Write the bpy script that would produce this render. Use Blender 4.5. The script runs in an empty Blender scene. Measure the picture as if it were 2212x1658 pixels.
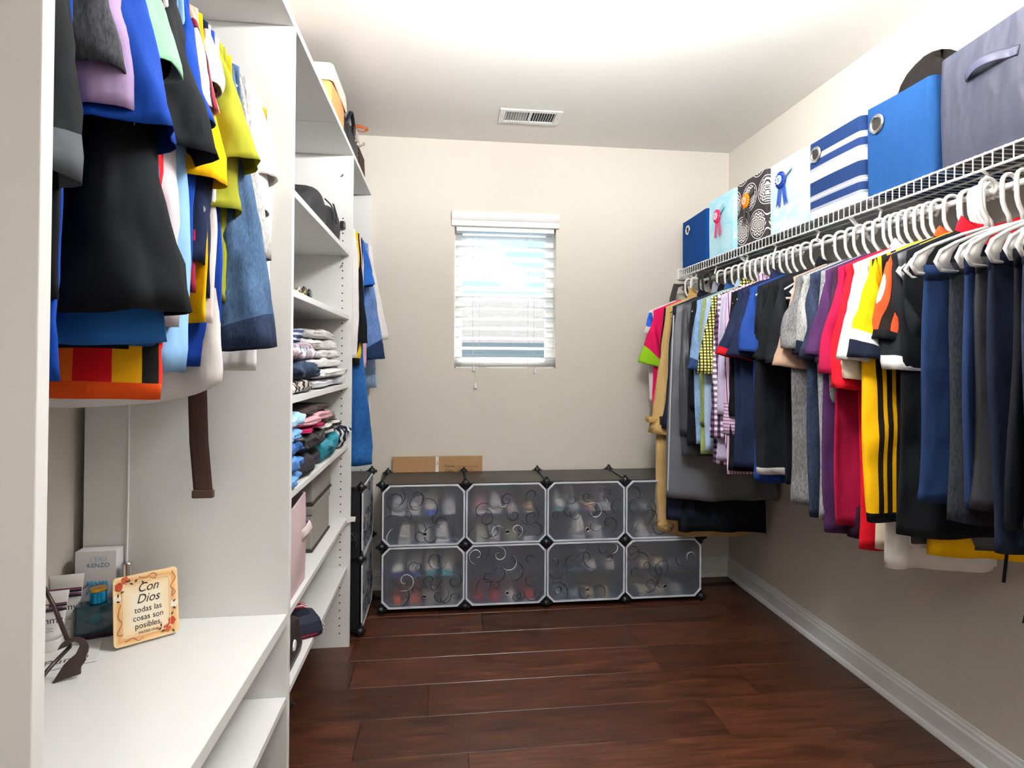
import bpy, bmesh, math, random
from mathutils import Vector, Matrix, noise
PI = math.pi
S = bpy.context.scene
COL = S.collection
# ------------------------------------------------------------------ camera
CAM_F, CAM_CY, YAW, PITCH, ROLL, CAM_Z = 1237.35, 761.16, .1146, .0134, .005, 1.229
def make_camera():
    cd = bpy.data.cameras.new('camera'); co = bpy.data.objects.new('camera', cd); COL.objects.link(co)
    cy, sy, cp, sp, cr, sr = math.cos(YAW), math.sin(YAW), math.cos(PITCH), math.sin(PITCH), math.cos(ROLL), math.sin(ROLL)
    ex = Vector((cy, -sy, 0)); fw = Vector((sy*cp, cy*cp, sp)); ez = Vector((-sp*sy, -sp*cy, cp))
    R = cr*ex + sr*ez; U = cr*ez - sr*ex
    co.matrix_world = Matrix(((R.x, U.x, -fw.x, 0), (R.y, U.y, -fw.y, 0), (R.z, U.z, -fw.z, CAM_Z), (0, 0, 0, 1)))
    cd.sensor_width = 36; cd.sensor_fit = 'HORIZONTAL'; cd.lens = CAM_F/2212*36
    cd.shift_y = -(829-CAM_CY)/2212; cd.clip_start = .05
    S.camera = co
make_camera()
# ------------------------------------------------------------------ sky, sun, exposure
W = bpy.data.worlds.new('World'); S.world = W; W.use_nodes = True
wn, wl = W.node_tree.nodes, W.node_tree.links
bg = wn['Background']
tc = wn.new('ShaderNodeTexCoord'); nz = wn.new('ShaderNodeTexNoise'); nz.inputs['Scale'].default_value = 3.2; nz.inputs['Detail'].default_value = 5
mp = wn.new('ShaderNodeMapping'); mp.inputs['Scale'].default_value = (1, 1, 2.6)
rp = wn.new('ShaderNodeValToRGB'); rp.color_ramp.elements[0].position = .56; rp.color_ramp.elements[1].position = .76
rp.color_ramp.elements[0].color = (.19, .34, .46, 1); rp.color_ramp.elements[1].color = (.62, .66, .70, 1)
wl.new(tc.outputs['Generated'], mp.inputs['Vector']); wl.new(mp.outputs['Vector'], nz.inputs['Vector'])
wl.new(nz.outputs['Fac'], rp.inputs['Fac']); wl.new(rp.outputs['Color'], bg.inputs['Color'])
bg.inputs['Strength'].default_value = 1.35
sd = bpy.data.lights.new('sun', 'SUN'); so = bpy.data.objects.new('sun', sd); COL.objects.link(so)
sd.energy = 13.0; sd.angle = .009; sd.color = (1, .95, .87); so.location = (0, 8, 8)
so.rotation_euler = (math.radians(-30), math.radians(12), 0)
LAMP_STRENGTH = 28.0; BULB_STRENGTH = 560.0; HALL_FILL_STRENGTH = 20.0
vs = S.view_settings; vs.view_transform = 'Standard'; vs.look = 'None'; vs.gamma = 1; vs.use_curve_mapping = False
vs.exposure = 1.5
cyc = S.cycles; cyc.use_denoising = True; cyc.use_adaptive_sampling = True; cyc.adaptive_threshold = .08; cyc.max_bounces = 7; cyc.diffuse_bounces = 3; cyc.glossy_bounces = 2
cyc.transmission_bounces = 5; cyc.transparent_max_bounces = 10; cyc.caustics_refractive = True; cyc.sample_clamp_indirect = 6
# room
XL, XR, YF, YB, H = -.93, 1.628, -.55, 3.153, 2.44
XT = -.404          # front plane of the closet organizer
# ------------------------------------------------------------------ helpers
def lin(h):
    h = h.lstrip('#'); c = [int(h[i:i+2], 16)/255 for i in (0, 2, 4)]
    return tuple(x/12.92 if x <= .04045 else ((x+.055)/1.055)**2.4 for x in c) + (1,)
MATS = {}
def new_mat(key):
    m = bpy.data.materials.new(key); m.use_nodes = True; MATS[key] = m
    return m, m.node_tree.nodes, m.node_tree.links, m.node_tree.nodes['Principled BSDF']
def coords(n, l, scale=(1, 1, 1), kind='Object'):
    t = n.new('ShaderNodeTexCoord'); p = n.new('ShaderNodeMapping'); p.inputs['Scale'].default_value = scale
    l.new(t.outputs[kind], p.inputs['Vector']); return p.outputs['Vector']
def noise_node(n, l, vec, scale, detail=3, rough=.55):
    z = n.new('ShaderNodeTexNoise'); z.inputs['Scale'].default_value = scale; z.inputs['Detail'].default_value = detail
    z.inputs['Roughness'].default_value = rough; l.new(vec, z.inputs['Vector']); return z.outputs['Fac']
def ramp_node(n, l, fac, stops, mode='LINEAR'):
    r = n.new('ShaderNodeValToRGB'); cr = r.color_ramp; cr.interpolation = mode
    while len(cr.elements) < len(stops): cr.elements.new(1)
    for e, (p, c) in zip(cr.elements, stops): e.position = p; e.color = lin(c) if isinstance(c, str) else c
    l.new(fac, r.inputs['Fac']); return r.outputs['Color']
def math_node(n, l, op, a, b=None, c=None):
    m = n.new('ShaderNodeMath'); m.operation = op
    for i, v in enumerate((a, b, c)):
        if v is None: continue
        if isinstance(v, (int, float)): m.inputs[i].default_value = v
        else: l.new(v, m.inputs[i])
    return m.outputs[0]
def mix_node(n, l, fac, a, b, mode='MIX'):
    x = n.new('ShaderNodeMix'); x.data_type = 'RGBA'; x.blend_type = mode
    for s, v in ((x.inputs[0], fac), (x.inputs[6], a), (x.inputs[7], b)):
        if isinstance(v, (int, float)): s.default_value = v
        elif isinstance(v, tuple): s.default_value = v
        else: l.new(v, s)
    return x.outputs[2]
def bump_node(n, l, b, h, strength=.3, dist=.01, prev=None):
    k = n.new('ShaderNodeBump'); k.inputs['Strength'].default_value = strength; k.inputs['Distance'].default_value = dist
    l.new(h, k.inputs['Height'])
    if prev: l.new(prev, k.inputs['Normal'])
    if b: l.new(k.outputs['Normal'], b.inputs['Normal'])
    return k.outputs['Normal']
def mat(col, rough=.5, metal=0, spec=.4, grain=0, gscale=60, key=None, var=.0):
    key = key or f'plain_{col}_{rough}_{metal}_{grain}'
    if key in MATS: return MATS[key]
    m, n, l, b = new_mat(key)
    b.inputs['Base Color'].default_value = lin(col); b.inputs['Roughness'].default_value = rough
    b.inputs['Metallic'].default_value = metal; b.inputs['Specular IOR Level'].default_value = spec
    v = coords(n, l)
    f = noise_node(n, l, v, gscale, 4)
    if var:
        c = lin(col); d = tuple(x*(1-var) for x in c[:3])+(1,)
        l.new(ramp_node(n, l, f, [(.35, d), (.65, c)]), b.inputs['Base Color'])
    if grain: bump_node(n, l, b, f, grain, .002)
    return m
def cloth_finish(n, l, b, wrinkle=.5, weave=.25, rough=.9, sheen=.0):
    b.inputs['Roughness'].default_value = rough; b.inputs['Specular IOR Level'].default_value = .18
    if sheen: b.inputs['Sheen Weight'].default_value = sheen
    v = coords(n, l, (1.3, 1.3, .55)); w = noise_node(n, l, v, 11, 2, .5)
    bump_node(n, l, b, w, wrinkle, .03)
def cloth(col, kind='plain', wrinkle=.55):
    key = f'cloth_{col}_{kind}_{wrinkle}'
    if key in MATS: return MATS[key]
    m, n, l, b = new_mat(key); c = lin(col)
    rough = .92
    if kind == 'plain':
        f = noise_node(n, l, coords(n, l), 5, 3)
        l.new(ramp_node(n, l, f, [(.3, tuple(x*.9 for x in c[:3])+(1,)), (.7, c)]), b.inputs['Base Color'])
    elif kind == 'heather':
        f = noise_node(n, l, coords(n, l, (1, 1, .22)), 330, 2, .7)
        l.new(ramp_node(n, l, f, [(.34, tuple(x*.55 for x in c[:3])+(1,)), (.66, tuple(min(1, x*1.35) for x in c[:3])+(1,))]), b.inputs['Base Color'])
    elif kind == 'denim':
        f = noise_node(n, l, coords(n, l, (1.6, 1.6, .3)), 260, 2, .7); g = noise_node(n, l, coords(n, l), 9, 3)
        q = math_node(n, l, 'ADD', math_node(n, l, 'MULTIPLY', f, .55), math_node(n, l, 'MULTIPLY', g, .45))
        l.new(ramp_node(n, l, q, [(.36, tuple(x*.62 for x in c[:3])+(1,)), (.64, tuple(min(1, x*1.45+.012) for x in c[:3])+(1,))]), b.inputs['Base Color'])
    elif kind == 'satin':
        b.inputs['Base Color'].default_value = c; rough = .48
    cloth_finish(n, l, b, wrinkle, .25 if kind != 'satin' else .05, rough)
    if kind == 'satin': b.inputs['Specular IOR Level'].default_value = .4
    return m
def striped(key, axis, period, stops, axis2=None, period2=None, stops2=None, off=0, wrinkle=.35, rough=.9):
    """woven stripes along an object axis; a second axis multiplies to a check"""
    if key in MATS: return MATS[key]
    m, n, l, b = new_mat(key)
    t = n.new('ShaderNodeTexCoord'); s = n.new('ShaderNodeSeparateXYZ'); l.new(t.outputs['Object'], s.inputs[0])
    def one(ax, per, st):
        f = math_node(n, l, 'FRACT', math_node(n, l, 'ADD', math_node(n, l, 'DIVIDE', s.outputs[ax], per), 10+off))
        return ramp_node(n, l, f, st, 'CONSTANT')
    c = one(axis, period, stops)
    if axis2 is not None: c = mix_node(n, l, 1.0, c, one(axis2, period2 or period, stops2 or stops), 'MULTIPLY')
    l.new(c, b.inputs['Base Color']); cloth_finish(n, l, b, wrinkle, .2, rough)
    return m
class MB:
    def __init__(s): s.v, s.f, s.m = [], [], []
    def add(s, vs, fs, m=0):
        o = len(s.v); s.v += [tuple(p) for p in vs]; s.f += [tuple(i+o for i in f) for f in fs]; s.m += [m]*len(fs); return s
    def box(s, x0, x1, y0, y1, z0, z1, m=0, M=None):
        vs = [Vector((x, y, z)) for z in (z0, z1) for y in (y0, y1) for x in (x0, x1)]
        if M is not None: vs = [M @ p for p in vs]
        return s.add(vs, [(0, 2, 3, 1), (4, 5, 7, 6), (0, 1, 5, 4), (2, 6, 7, 3), (0, 4, 6, 2), (1, 3, 7, 5)], m)
    def loft(s, rings, closed=True, cap0=False, cap1=False, m=0, mfun=None):
        k = len(rings[0]); o = len(s.v)
        for r in rings: s.v += [tuple(p) for p in r]
        for j in range(len(rings)-1):
            for i in range(k if closed else k-1):
                a, b2 = o+j*k+i, o+j*k+(i+1) % k
                s.f.append((a, b2, b2+k, a+k)); s.m.append(mfun(i, j) if mfun else m)
        if cap0: s.f.append(tuple(o+i for i in range(k))[::-1]); s.m.append(m)
        if cap1: s.f.append(tuple(o+(len(rings)-1)*k+i for i in range(k))); s.m.append(m)
        return s
    def tube(s, pts, r, n=8, m=0, closed=False, flat=1.0, up=None):
        pts = [Vector(p) for p in pts]; N = len(pts); rings = []; prev = None
        for i, p in enumerate(pts):
            a = pts[(i-1) % N] if (closed or i) else p; c = pts[(i+1) % N] if (closed or i < N-1) else p
            t = (c-a); t = t.normalized() if t.length > 1e-9 else Vector((0, 0, 1))
            if prev is None:
                q = Vector(up) if up else (Vector((0, 0, 1)) if abs(t.z) < .9 else Vector((1, 0, 0)))
            else: q = prev
            u = q - t*q.dot(t); u = u.normalized() if u.length > 1e-6 else t.orthogonal().normalized()
            prev = u; w = t.cross(u); rr = r[i] if isinstance(r, (list, tuple)) else r
            rings.append([p + u*(rr*math.cos(2*PI*k/n)) + w*(rr*flat*math.sin(2*PI*k/n)) for k in range(n)])
        if closed: rings.append(rings[0]); return s.loft(rings, m=m)
        return s.loft(rings, cap0=True, cap1=True, m=m)
    def lathe(s, prof, n=20, M=None, m=0, cap0=True, cap1=True):
        rings = []
        for r, z in prof:
            ring = [Vector((r*math.cos(2*PI*i/n), r*math.sin(2*PI*i/n), z)) for i in range(n)]
            rings.append([M @ p for p in ring] if M is not None else ring)
        return s.loft(rings, cap0=cap0, cap1=cap1, m=m)
    def prism(s, poly, d0, d1, M=None, m=0):
        """poly in local xy, extruded along local z"""
        k = len(poly); vs = [Vector((x, y, d0)) for x, y in poly]+[Vector((x, y, d1)) for x, y in poly]
        if M is not None: vs = [M @ p for p in vs]
        return s.add(vs, [tuple(range(k))[::-1], tuple(range(k, 2*k))]+[(i, (i+1) % k, (i+1) % k+k, i+k) for i in range(k)], m)
    def build(s, name, mats, parent=None, smooth=False, bevel=0, solid=0, sub=0, loc=None):
        me = bpy.data.meshes.new(name); me.from_pydata(s.v, [], s.f)
        if not isinstance(mats, (list, tuple)): mats = [mats]
        for q in mats: me.materials.append(q)
        if len(mats) > 1: me.polygons.foreach_set('material_index', s.m)
        bm = bmesh.new(); bm.from_mesh(me); bmesh.ops.remove_doubles(bm, verts=bm.verts, dist=1e-6)
        bmesh.ops.recalc_face_normals(bm, faces=bm.faces); bm.to_mesh(me); bm.free()
        if smooth: me.polygons.foreach_set('use_smooth', [True]*len(me.polygons))
        return link(name, me, parent, bevel, solid, sub, loc)
def link(name, me, parent=None, bevel=0, solid=0, sub=0, loc=None):
    o = bpy.data.objects.new(name, me); COL.objects.link(o)
    if parent: o.parent = parent
    if loc: o.location = loc
    if bevel:
        k = o.modifiers.new('bevel', 'BEVEL'); k.width = bevel; k.segments = 2; k.limit_method = 'ANGLE'; k.angle_limit = .6
    if solid:
        k = o.modifiers.new('thickness', 'SOLIDIFY'); k.thickness = solid; k.offset = 0
    if sub:
        k = o.modifiers.new('smooth', 'SUBSURF'); k.levels = sub; k.render_levels = sub
    return o
def tag(o, label=None, cat=None, group=None, kind=None):
    if label: o['label'] = label
    if cat: o['category'] = cat
    if group: o['group'] = group
    if kind: o['kind'] = kind
    return o
def thing(name, label, cat, loc=(0, 0, 0), rz=0, group=None, kind=None):
    o = bpy.data.objects.new(name, None); COL.objects.link(o); o.location = loc; o.rotation_euler = (0, 0, rz)
    o.empty_display_size = .05
    return tag(o, label, cat, group, kind)
def boxpart(name, x0, x1, y0, y1, z0, z1, m, parent=None, bevel=.0015):
    return MB().box(x0, x1, y0, y1, z0, z1).build(name, m, parent, bevel=bevel)
def text(parent, body, size, M, m, name='lettering', shear=0, align='CENTER', spacing=1):
    cu = bpy.data.curves.new('t', 'FONT'); cu.body = body; cu.size = size; cu.align_x = align; cu.align_y = 'CENTER'
    cu.shear = shear; cu.extrude = .0002; cu.space_line = spacing; cu.resolution_u = 3
    to = bpy.data.objects.new('t', cu); me = bpy.data.meshes.new_from_object(to)
    bpy.data.objects.remove(to); me.name = name; me.transform(M); me.materials.clear(); me.materials.append(m)
    return link(name, me, parent)
def curve(pts, n=6):
    """Catmull-Rom smoothing of a polyline"""
    P = [Vector(p) for p in pts]; P = [P[0]*2-P[1]]+P+[P[-1]*2-P[-2]]; out = []
    for i in range(1, len(P)-2):
        a, b, c, d = P[i-1:i+3]
        for k in range(n):
            t = k/n; out.append(.5*(2*b+(c-a)*t+(2*a-5*b+4*c-d)*t*t+(3*b-a-3*c+d)*t**3))
    return out+[P[-2]]
def sm(t): t = max(0., min(1., t)); return t*t*(3-2*t)
def lerp(a, b, t): return a+(b-a)*t
def T(x=0, y=0, z=0): return Matrix.Translation((x, y, z))
def RX(a): return Matrix.Rotation(a, 4, 'X')
def RY(a): return Matrix.Rotation(a, 4, 'Y')
def RZ(a): return Matrix.Rotation(a, 4, 'Z')
WHITE = mat('#e2e1df', .42, key='white_laminate', spec=.35)
WPLAS = mat('#f1efec', .4, key='white_plastic')
WIRE = mat('#f0efee', .35, key='white_vinyl_wire')
BLACKP = mat('#131417', .45, key='black_plastic')
CHROME = mat('#d8d8d8', .15, 1, key='chrome')
# ================================================================== the room
def paint(key, col):
    m, n, l, b = new_mat(key); b.inputs['Base Color'].default_value = lin(col); b.inputs['Roughness'].default_value = .75
    b.inputs['Specular IOR Level'].default_value = .25
    f = noise_node(n, l, coords(n, l), 2.2, 1); c = lin(col)
    l.new(ramp_node(n, l, f, [(.3, tuple(x*.985 for x in c[:3])+(1,)), (.7, c)]), b.inputs['Base Color']); return m
PAINT = paint('wall_paint', '#dcd5ca'); CEILP = paint('ceiling_paint', '#f2efe9')
TRIM = mat('#e8e8e8', .35, key='trim_paint', spec=.4)
def struct(o): o['kind'] = 'structure'; return o
def wood_mat():
    m, n, l, b = new_mat('dark_plank')
    oi = n.new('ShaderNodeObjectInfo')
    v = coords(n, l, (1, 1, 1)); add = n.new('ShaderNodeVectorMath'); add.operation = 'ADD'; l.new(v, add.inputs[0])
    cmb = n.new('ShaderNodeCombineXYZ'); l.new(math_node(n, l, 'MULTIPLY', oi.outputs['Random'], 37.0), cmb.inputs[0])
    l.new(math_node(n, l, 'MULTIPLY', oi.outputs['Random'], 91.0), cmb.inputs[1]); l.new(cmb.outputs[0], add.inputs[1])
    mp = n.new('ShaderNodeMapping'); mp.inputs['Scale'].default_value = (1.6, 26, 1); l.new(add.outputs[0], mp.inputs['Vector'])
    g = noise_node(n, l, mp.outputs[0], 3.2, 6, .65)
    mp2 = n.new('ShaderNodeMapping'); mp2.inputs['Scale'].default_value = (2.2, 9, 1); l.new(add.outputs[0], mp2.inputs['Vector'])
    g2 = noise_node(n, l, mp2.outputs[0], 2.0, 3, .5)
    c = ramp_node(n, l, g, [(.25, '#3d2318'), (.5, '#633a29'), (.72, '#855036'), (.85, '#6b402c')])
    c2 = ramp_node(n, l, g2, [(.3, '#a8a29c'), (.7, '#f0ebe4')])
    c = mix_node(n, l, 1.0, c, c2, 'MULTIPLY')
    tone = ramp_node(n, l, oi.outputs['Random'], [(0, '#c8c8c8'), (1, '#ffffff')])
    c = mix_node(n, l, 1.0, c, tone, 'MULTIPLY')
    l.new(c, b.inputs['Base Color']); b.inputs['Roughness'].default_value = .3; b.inputs['Specular IOR Level'].default_value = .45
    l.new(math_node(n, l, 'ADD', math_node(n, l, 'MULTIPLY', g, .16), .24), b.inputs['Roughness'])
    bump_node(n, l, b, g, .25, .0015); return m
WOOD = wood_mat()
fl = struct(boxpart('floor', XL-.1, XR+.1, YF-.1, YB+.1, -.06, -.004, mat('#2a1711', .6, key='subfloor'), bevel=0))
random.seed(5)
rows = []; y = 1.814-.198*12
while y < YB: rows.append(y); y += .198
for r, y0 in enumerate(rows):
    x = XL - random.uniform(.1, 1.1)
    while x < XR:
        x1 = x+1.22; a, c = max(x, XL), min(x1, XR)
        if c-a > .03 and y0+.198 > YF:
            cx, cyy = (a+c)/2, y0+.099
            hx, hy = (c-a)/2-.0007, min(.0983, YB-cyy)
            q = MB(); t = .0012
            q.loft([[(-hx, -hy, -.006), (hx, -hy, -.006), (hx, hy, -.006), (-hx, hy, -.006)],
                    [(-hx, -hy, -t), (hx, -hy, -t), (hx, hy, -t), (-hx, hy, -t)],
                    [(-hx+t, -hy+t, 0), (hx-t, -hy+t, 0), (hx-t, hy-t, 0), (-hx+t, hy-t, 0)]], cap1=True)
            q.build('plank', WOOD, fl, loc=(cx, cyy, 0))
        x = x1
struct(boxpart('ceiling', XL-.1, XR+.1, YF-.1, YB+.1, H, H+.08, CEILP, bevel=0))
struct(boxpart('wall_left', XL-.1, XL, YF-.1, YB+.1, 0, H, PAINT, bevel=0))
struct(boxpart('wall_right', XR, XR+.1, YF-.1, YB+.1, 0, H, PAINT, bevel=0))
# front wall behind the camera: wide cased doorway and hall added for fill light
DX0, DX1, DZ, YH = -.42, .80, 2.06, -1.95
q = MB(); q.box(XL, DX0, YF-.1, YF, 0, H).box(DX1, XR, YF-.1, YF, 0, H).box(DX0, DX1, YF-.1, YF, DZ, H)
struct(q.build('wall_front', PAINT))
q = MB().box(DX0-.06, DX0, YF, YF+.015, 0, DZ).box(DX1, DX1+.06, YF, YF+.015, 0, DZ).box(DX0-.06, DX1+.06, YF, YF+.015, DZ, DZ+.06)
struct(q.build('trim_1', TRIM))
struct(boxpart('wall_hall_left', XL-.1, XL, YH, YF-.1, 0, H, PAINT, bevel=0)); struct(boxpart('wall_hall_right', XR, XR+.1, YH, YF-.1, 0, H, PAINT, bevel=0))
struct(boxpart('wall_hall_back', XL-.1, XR+.1, YH-.1, YH, 0, H, PAINT, bevel=0)); struct(boxpart('ceiling_hall', XL-.1, XR+.1, YH, YF-.1, H, H+.08, CEILP, bevel=0))
struct(boxpart('floor_hall', XL-.1, XR+.1, YH, YF-.1, -.06, 0, WOOD, bevel=0))
hl = thing('hall_fill_light', 'added unseen fill lamp on the hall ceiling behind the doorway', 'lamp', (.2, -1.25, H))  # added lamp, never in view, sends fill through the doorway onto the low walls
MB().lathe([(.2, 0), (.205, -.012), (.2, -.03), (.19, -.032)], 36).build('lamp_pan', mat('#d9d9d9', .3, .6, key='lamp_pan'), hl, smooth=True)
mh, n, l, b = new_mat('hall_fill_dome'); b.inputs['Emission Color'].default_value = (.99, 1, 1, 1); b.inputs['Emission Strength'].default_value = HALL_FILL_STRENGTH
MB().lathe([(.19, -.03), (.18, -.06), (.15, -.09), (.09, -.11), (.004, -.118)], 36).build('lamp_dome', mh, hl, smooth=True)
# back wall with the window opening
WX0, WX1, WZ0, WZ1 = .043, .608, 1.185, 1.985
q = MB(); q.box(XL, WX0, YB, YB+.12, 0, H).box(WX1, XR, YB, YB+.12, 0, H).box(WX0, WX1, YB, YB+.12, 0, WZ0).box(WX0, WX1, YB, YB+.12, WZ1, H)
struct(q.build('wall_back', PAINT))
# baseboards with a bevelled cap and a shoe moulding
def base(name, p0, p1, nrm):
    prof = [(0, 0), (.024, 0), (.024, .006), (.020, .018), (.014, .022), (.014, .074), (.010, .082), (.0095, .090), (.005, .096), (.003, .104), (0, .106)]
    p0, p1, nrm = Vector(p0), Vector(p1), Vector(nrm)
    q = MB(); q.loft([[p + nrm*d + Vector((0, 0, z)) for d, z in prof] for p in (p0, p1)], closed=True, cap0=True, cap1=True)
    o = struct(q.build(name, TRIM)); return o
base('baseboard_right', (XR, YF, 0), (XR, YB, 0), (-1, 0, 0))
base('baseboard_back', (XL, YB, 0), (XR, YB, 0), (0, -1, 0))
# ------------------------------------------------------------------ window
def glass_mat():
    m, n, l, b = new_mat('window_glass'); out = n['Material Output']; n.remove(b)
    tr = n.new('ShaderNodeBsdfTransparent'); gl = n.new('ShaderNodeBsdfGlossy'); gl.inputs['Roughness'].default_value = .02
    mx = n.new('ShaderNodeMixShader'); mx.inputs[0].default_value = .06
    l.new(tr.outputs[0], mx.inputs[1]); l.new(gl.outputs[0], mx.inputs[2]); l.new(mx.outputs[0], out.inputs[0]); return m
GLASS = glass_mat()
VINYL = mat('#f4f4f2', .4, key='window_vinyl')
wy0, wy1 = YB+.075, YB+.115
q = MB(); fr = .045
q.box(WX0, WX0+fr, wy0, wy1, WZ0, WZ1).box(WX1-fr, WX1, wy0, wy1, WZ0, WZ1).box(WX0+fr, WX1-fr, wy0, wy1, WZ0, WZ0+fr).box(WX0+fr, WX1-fr, wy0, wy1, WZ1-fr, WZ1)
wd = struct(q.build('window_1', VINYL, bevel=.003))
zm = (WZ0+WZ1)/2
boxpart('meeting_rail', WX0+fr, WX1-fr, wy0-.004, wy1-.01, zm-.018, zm+.018, VINYL, wd)
boxpart('pane', WX0+fr, WX1-fr, wy0+.015, wy0+.019, zm+.018, WZ1-fr, GLASS, wd, 0)
boxpart('pane', WX0+fr, WX1-fr, wy0+.008, wy0+.012, WZ0+fr, zm-.018, GLASS, wd, 0)
# ------------------------------------------------------------------ blind
def slat_mat():
    m, n, l, b = new_mat('blind_slat'); out = n['Material Output']
    b.inputs['Base Color'].default_value = lin('#f6f6f4'); b.inputs['Roughness'].default_value = .5
    t = n.new('ShaderNodeBsdfTranslucent'); t.inputs['Color'].default_value = lin('#ffffff')
    mx = n.new('ShaderNodeMixShader'); mx.inputs[0].default_value = .5
    l.new(b.outputs[0], mx.inputs[1]); l.new(t.outputs[0], mx.inputs[2]); l.new(mx.outputs[0], out.inputs[0]); return m
SLAT = slat_mat()
bl = thing('window_blind', 'white slatted blind half open over the small window', 'blind', ((WX0+WX1)/2, YB, WZ0))
bw = (WX1-WX0)/2; hz = WZ1-WZ0
# valance with moulded profile
prof = [(0, -.002), (.018, 0), (.02, .012), (.014, .016), (.014, .03), (.02, .034), (.026, .046), (.026, .066), (.02, .078), (.008, .082), (-.01, .082), (-.01, -.002)]
vz = hz-.02
q = MB(); q.loft([[(x, -d, vz+z) for d, z in prof] for x in (-bw-.016, bw+.016)], cap0=True, cap1=True); q.build('valance', WPLAS, bl)
q = MB().box(-bw+.01, bw-.01, .005, .06, hz-.045, hz-.002); q.build('head_rail', WPLAS, bl)
sl = MB(); prs = []
for sx in (-bw+.006, bw-.006):
    prs.append([(sx, .035+.031*math.cos(t), .0025*math.sin(t)+.004*math.sin(max(0, min(PI, t)))*0) for t in [2*PI*i/14 for i in range(14)]])
sl.loft(prs, cap0=True, cap1=True); slme = None
nsl = 13; ztop = hz-.075; zlow = .055
for i in range(nsl):
    z = ztop + (zlow-ztop)*i/(nsl-1)
    if slme is None:
        o = sl.build('slat', SLAT, bl, smooth=False); slme = o.data
    else: o = link('slat', slme, bl)
    o.location = (0, .012*math.sin(.2), z+.035*math.sin(.2)); o.rotation_euler = (-.2, 0, 0)
for i in range(4):
    o = link('slat', slme, bl); o.location = (0, 0, .012+.0062*i)
q = MB().box(-bw+.006, bw-.006, .006, .066, -.014, .007); q.build('bottom_rail', WPLAS, bl, bevel=.003)
for cx in (-.18, -.145, .125, .16):
    q = MB().tube([(cx, .002, hz-.02), (cx, .002, .0)], .0009, 5); q.build('ladder_cord', mat('#c9c7c2', .8, key='cord'), bl)
for cx, z in ((-.175, -.02), (-.165, -.115), (.165, -.03)):
    q = MB().tube([(cx, -.003, .1), (cx, -.004, z+.03)], .0008, 5); q.build('pull_cord', mat('#c9c7c2', .8, key='cord'), bl)
    q = MB().lathe([(.003, .035), (.004, .028), (.009, .008), (.0085, .003), (.004, 0)], 12, T(cx, -.004, z)); q.build('tassel', WPLAS, bl, smooth=True)
for cx in (-.13, .14):
    pts = [(cx+.025*math.sin(5*t)*(1-.3*t), -.004+.002*math.sin(7*t), .02+.012*math.cos(9*t)-.006*t) for t in [i/30*3 for i in range(31)]]
    MB().tube(pts, .001, 5).build('cord_tangle', mat('#e9e7e2', .8, key='cord_white'), bl)
# ------------------------------------------------------------------ ceiling register
vt = thing('ceiling_vent', 'white metal air vent in the ceiling near the window', 'vent', (.405, 2.80, H))
q = MB(); a, bb = .153, .078
for x0, x1, y0, y1 in ((-a, -a+.028, -bb, bb), (a-.028, a, -bb, bb), (-a+.028, a-.028, -bb, -bb+.024), (-a+.028, a-.028, bb-.024, bb), (-.008, .008, -bb+.024, bb-.024)):
    q.box(x0, x1, y0, y1, -.007, 0)
q.build('vent_frame', mat('#f3f3f1', .4, key='vent_paint'), vt, bevel=.002)
boxpart('duct', -a+.02, a-.02, -bb+.018, bb-.018, -.001, .0, mat('#37383a', .8, key='duct_dark'), vt, 0)
lv = None
for side in (-1, 1):
    for i in range(9):
        x = side*(.02+i*.0125)
        if lv is None: o = MB().box(-.0055, .0055, -bb+.022, bb-.022, -.0005, .0005).build('louver', mat('#ededeb', .4, key='vent_paint2'), vt); lv = o.data
        else: o = link('louver', lv, vt)
        o.location = (x, 0, -.0045); o.rotation_euler = (0, math.radians(50 if side < 0 else -50), 0)
MB().lathe([(.003, -.0085), (.003, -.006)], 8, T(-a+.012, 0, 0)).build('screw', CHROME, vt); MB().lathe([(.003, -.0085), (.003, -.006)], 8, T(a-.012, 0, 0)).build('screw', CHROME, vt)
# ------------------------------------------------------------------ ceiling lamp (just above the frame)
lp = thing('ceiling_light', 'round semi flush ceiling lamp with frosted white bowl', 'lamp', (.43, 1.2, H))
MB().lathe([(.07, 0), (.072, -.012), (.06, -.022), (.012, -.026), (.012, -.265)], 32).build('lamp_stem', mat('#d9d9d9', .3, .6, key='lamp_pan'), lp, smooth=True)
m, n, l, b = new_mat('lamp_dome'); b.inputs['Base Color'].default_value = lin('#f5f2ea'); b.inputs['Emission Color'].default_value = (.99, 1, 1, 1); b.inputs['Emission Strength'].default_value = LAMP_STRENGTH
MB().lathe([(.153, -.284), (.157, -.282), (.16, -.295), (.15, -.312), (.12, -.332), (.07, -.345), (.03, -.349), (.004, -.35)], 40).build('lamp_bowl', m, lp, smooth=True)
m2, n, l, b = new_mat('lamp_bulb'); b.inputs['Emission Color'].default_value = (.99, 1, 1, 1); b.inputs['Emission Strength'].default_value = BULB_STRENGTH
for k in range(3):
    a = 2*PI*k/3; MB().lathe([(.004, -.285), (.02, -.277), (.028, -.26), (.024, -.243), (.012, -.233), (.004, -.23)], 16, T(.07*math.cos(a), .07*math.sin(a), 0)).build('lamp_bulb', m2, lp, smooth=True)
# ------------------------------------------------------------------ low wall register on the right wall
wv = thing('wall_register', 'white wall vent plate low on the right wall under the clothes', 'vent', (XR, 1.77, .67))
q = MB().box(-.008, 0, -.15, .15, -.075, -.05).box(-.008, 0, -.15, .15, .05, .075).box(-.008, 0, -.15, -.125, -.05, .05).box(-.008, 0, .125, .15, -.05, .05)
q.build('vent_frame', TRIM, wv, bevel=.002)
for i in range(6): MB().box(-.005, -.001, -.125, .125, -.045+i*.017, -.034+i*.017).build('louver', TRIM, wv)
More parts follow.
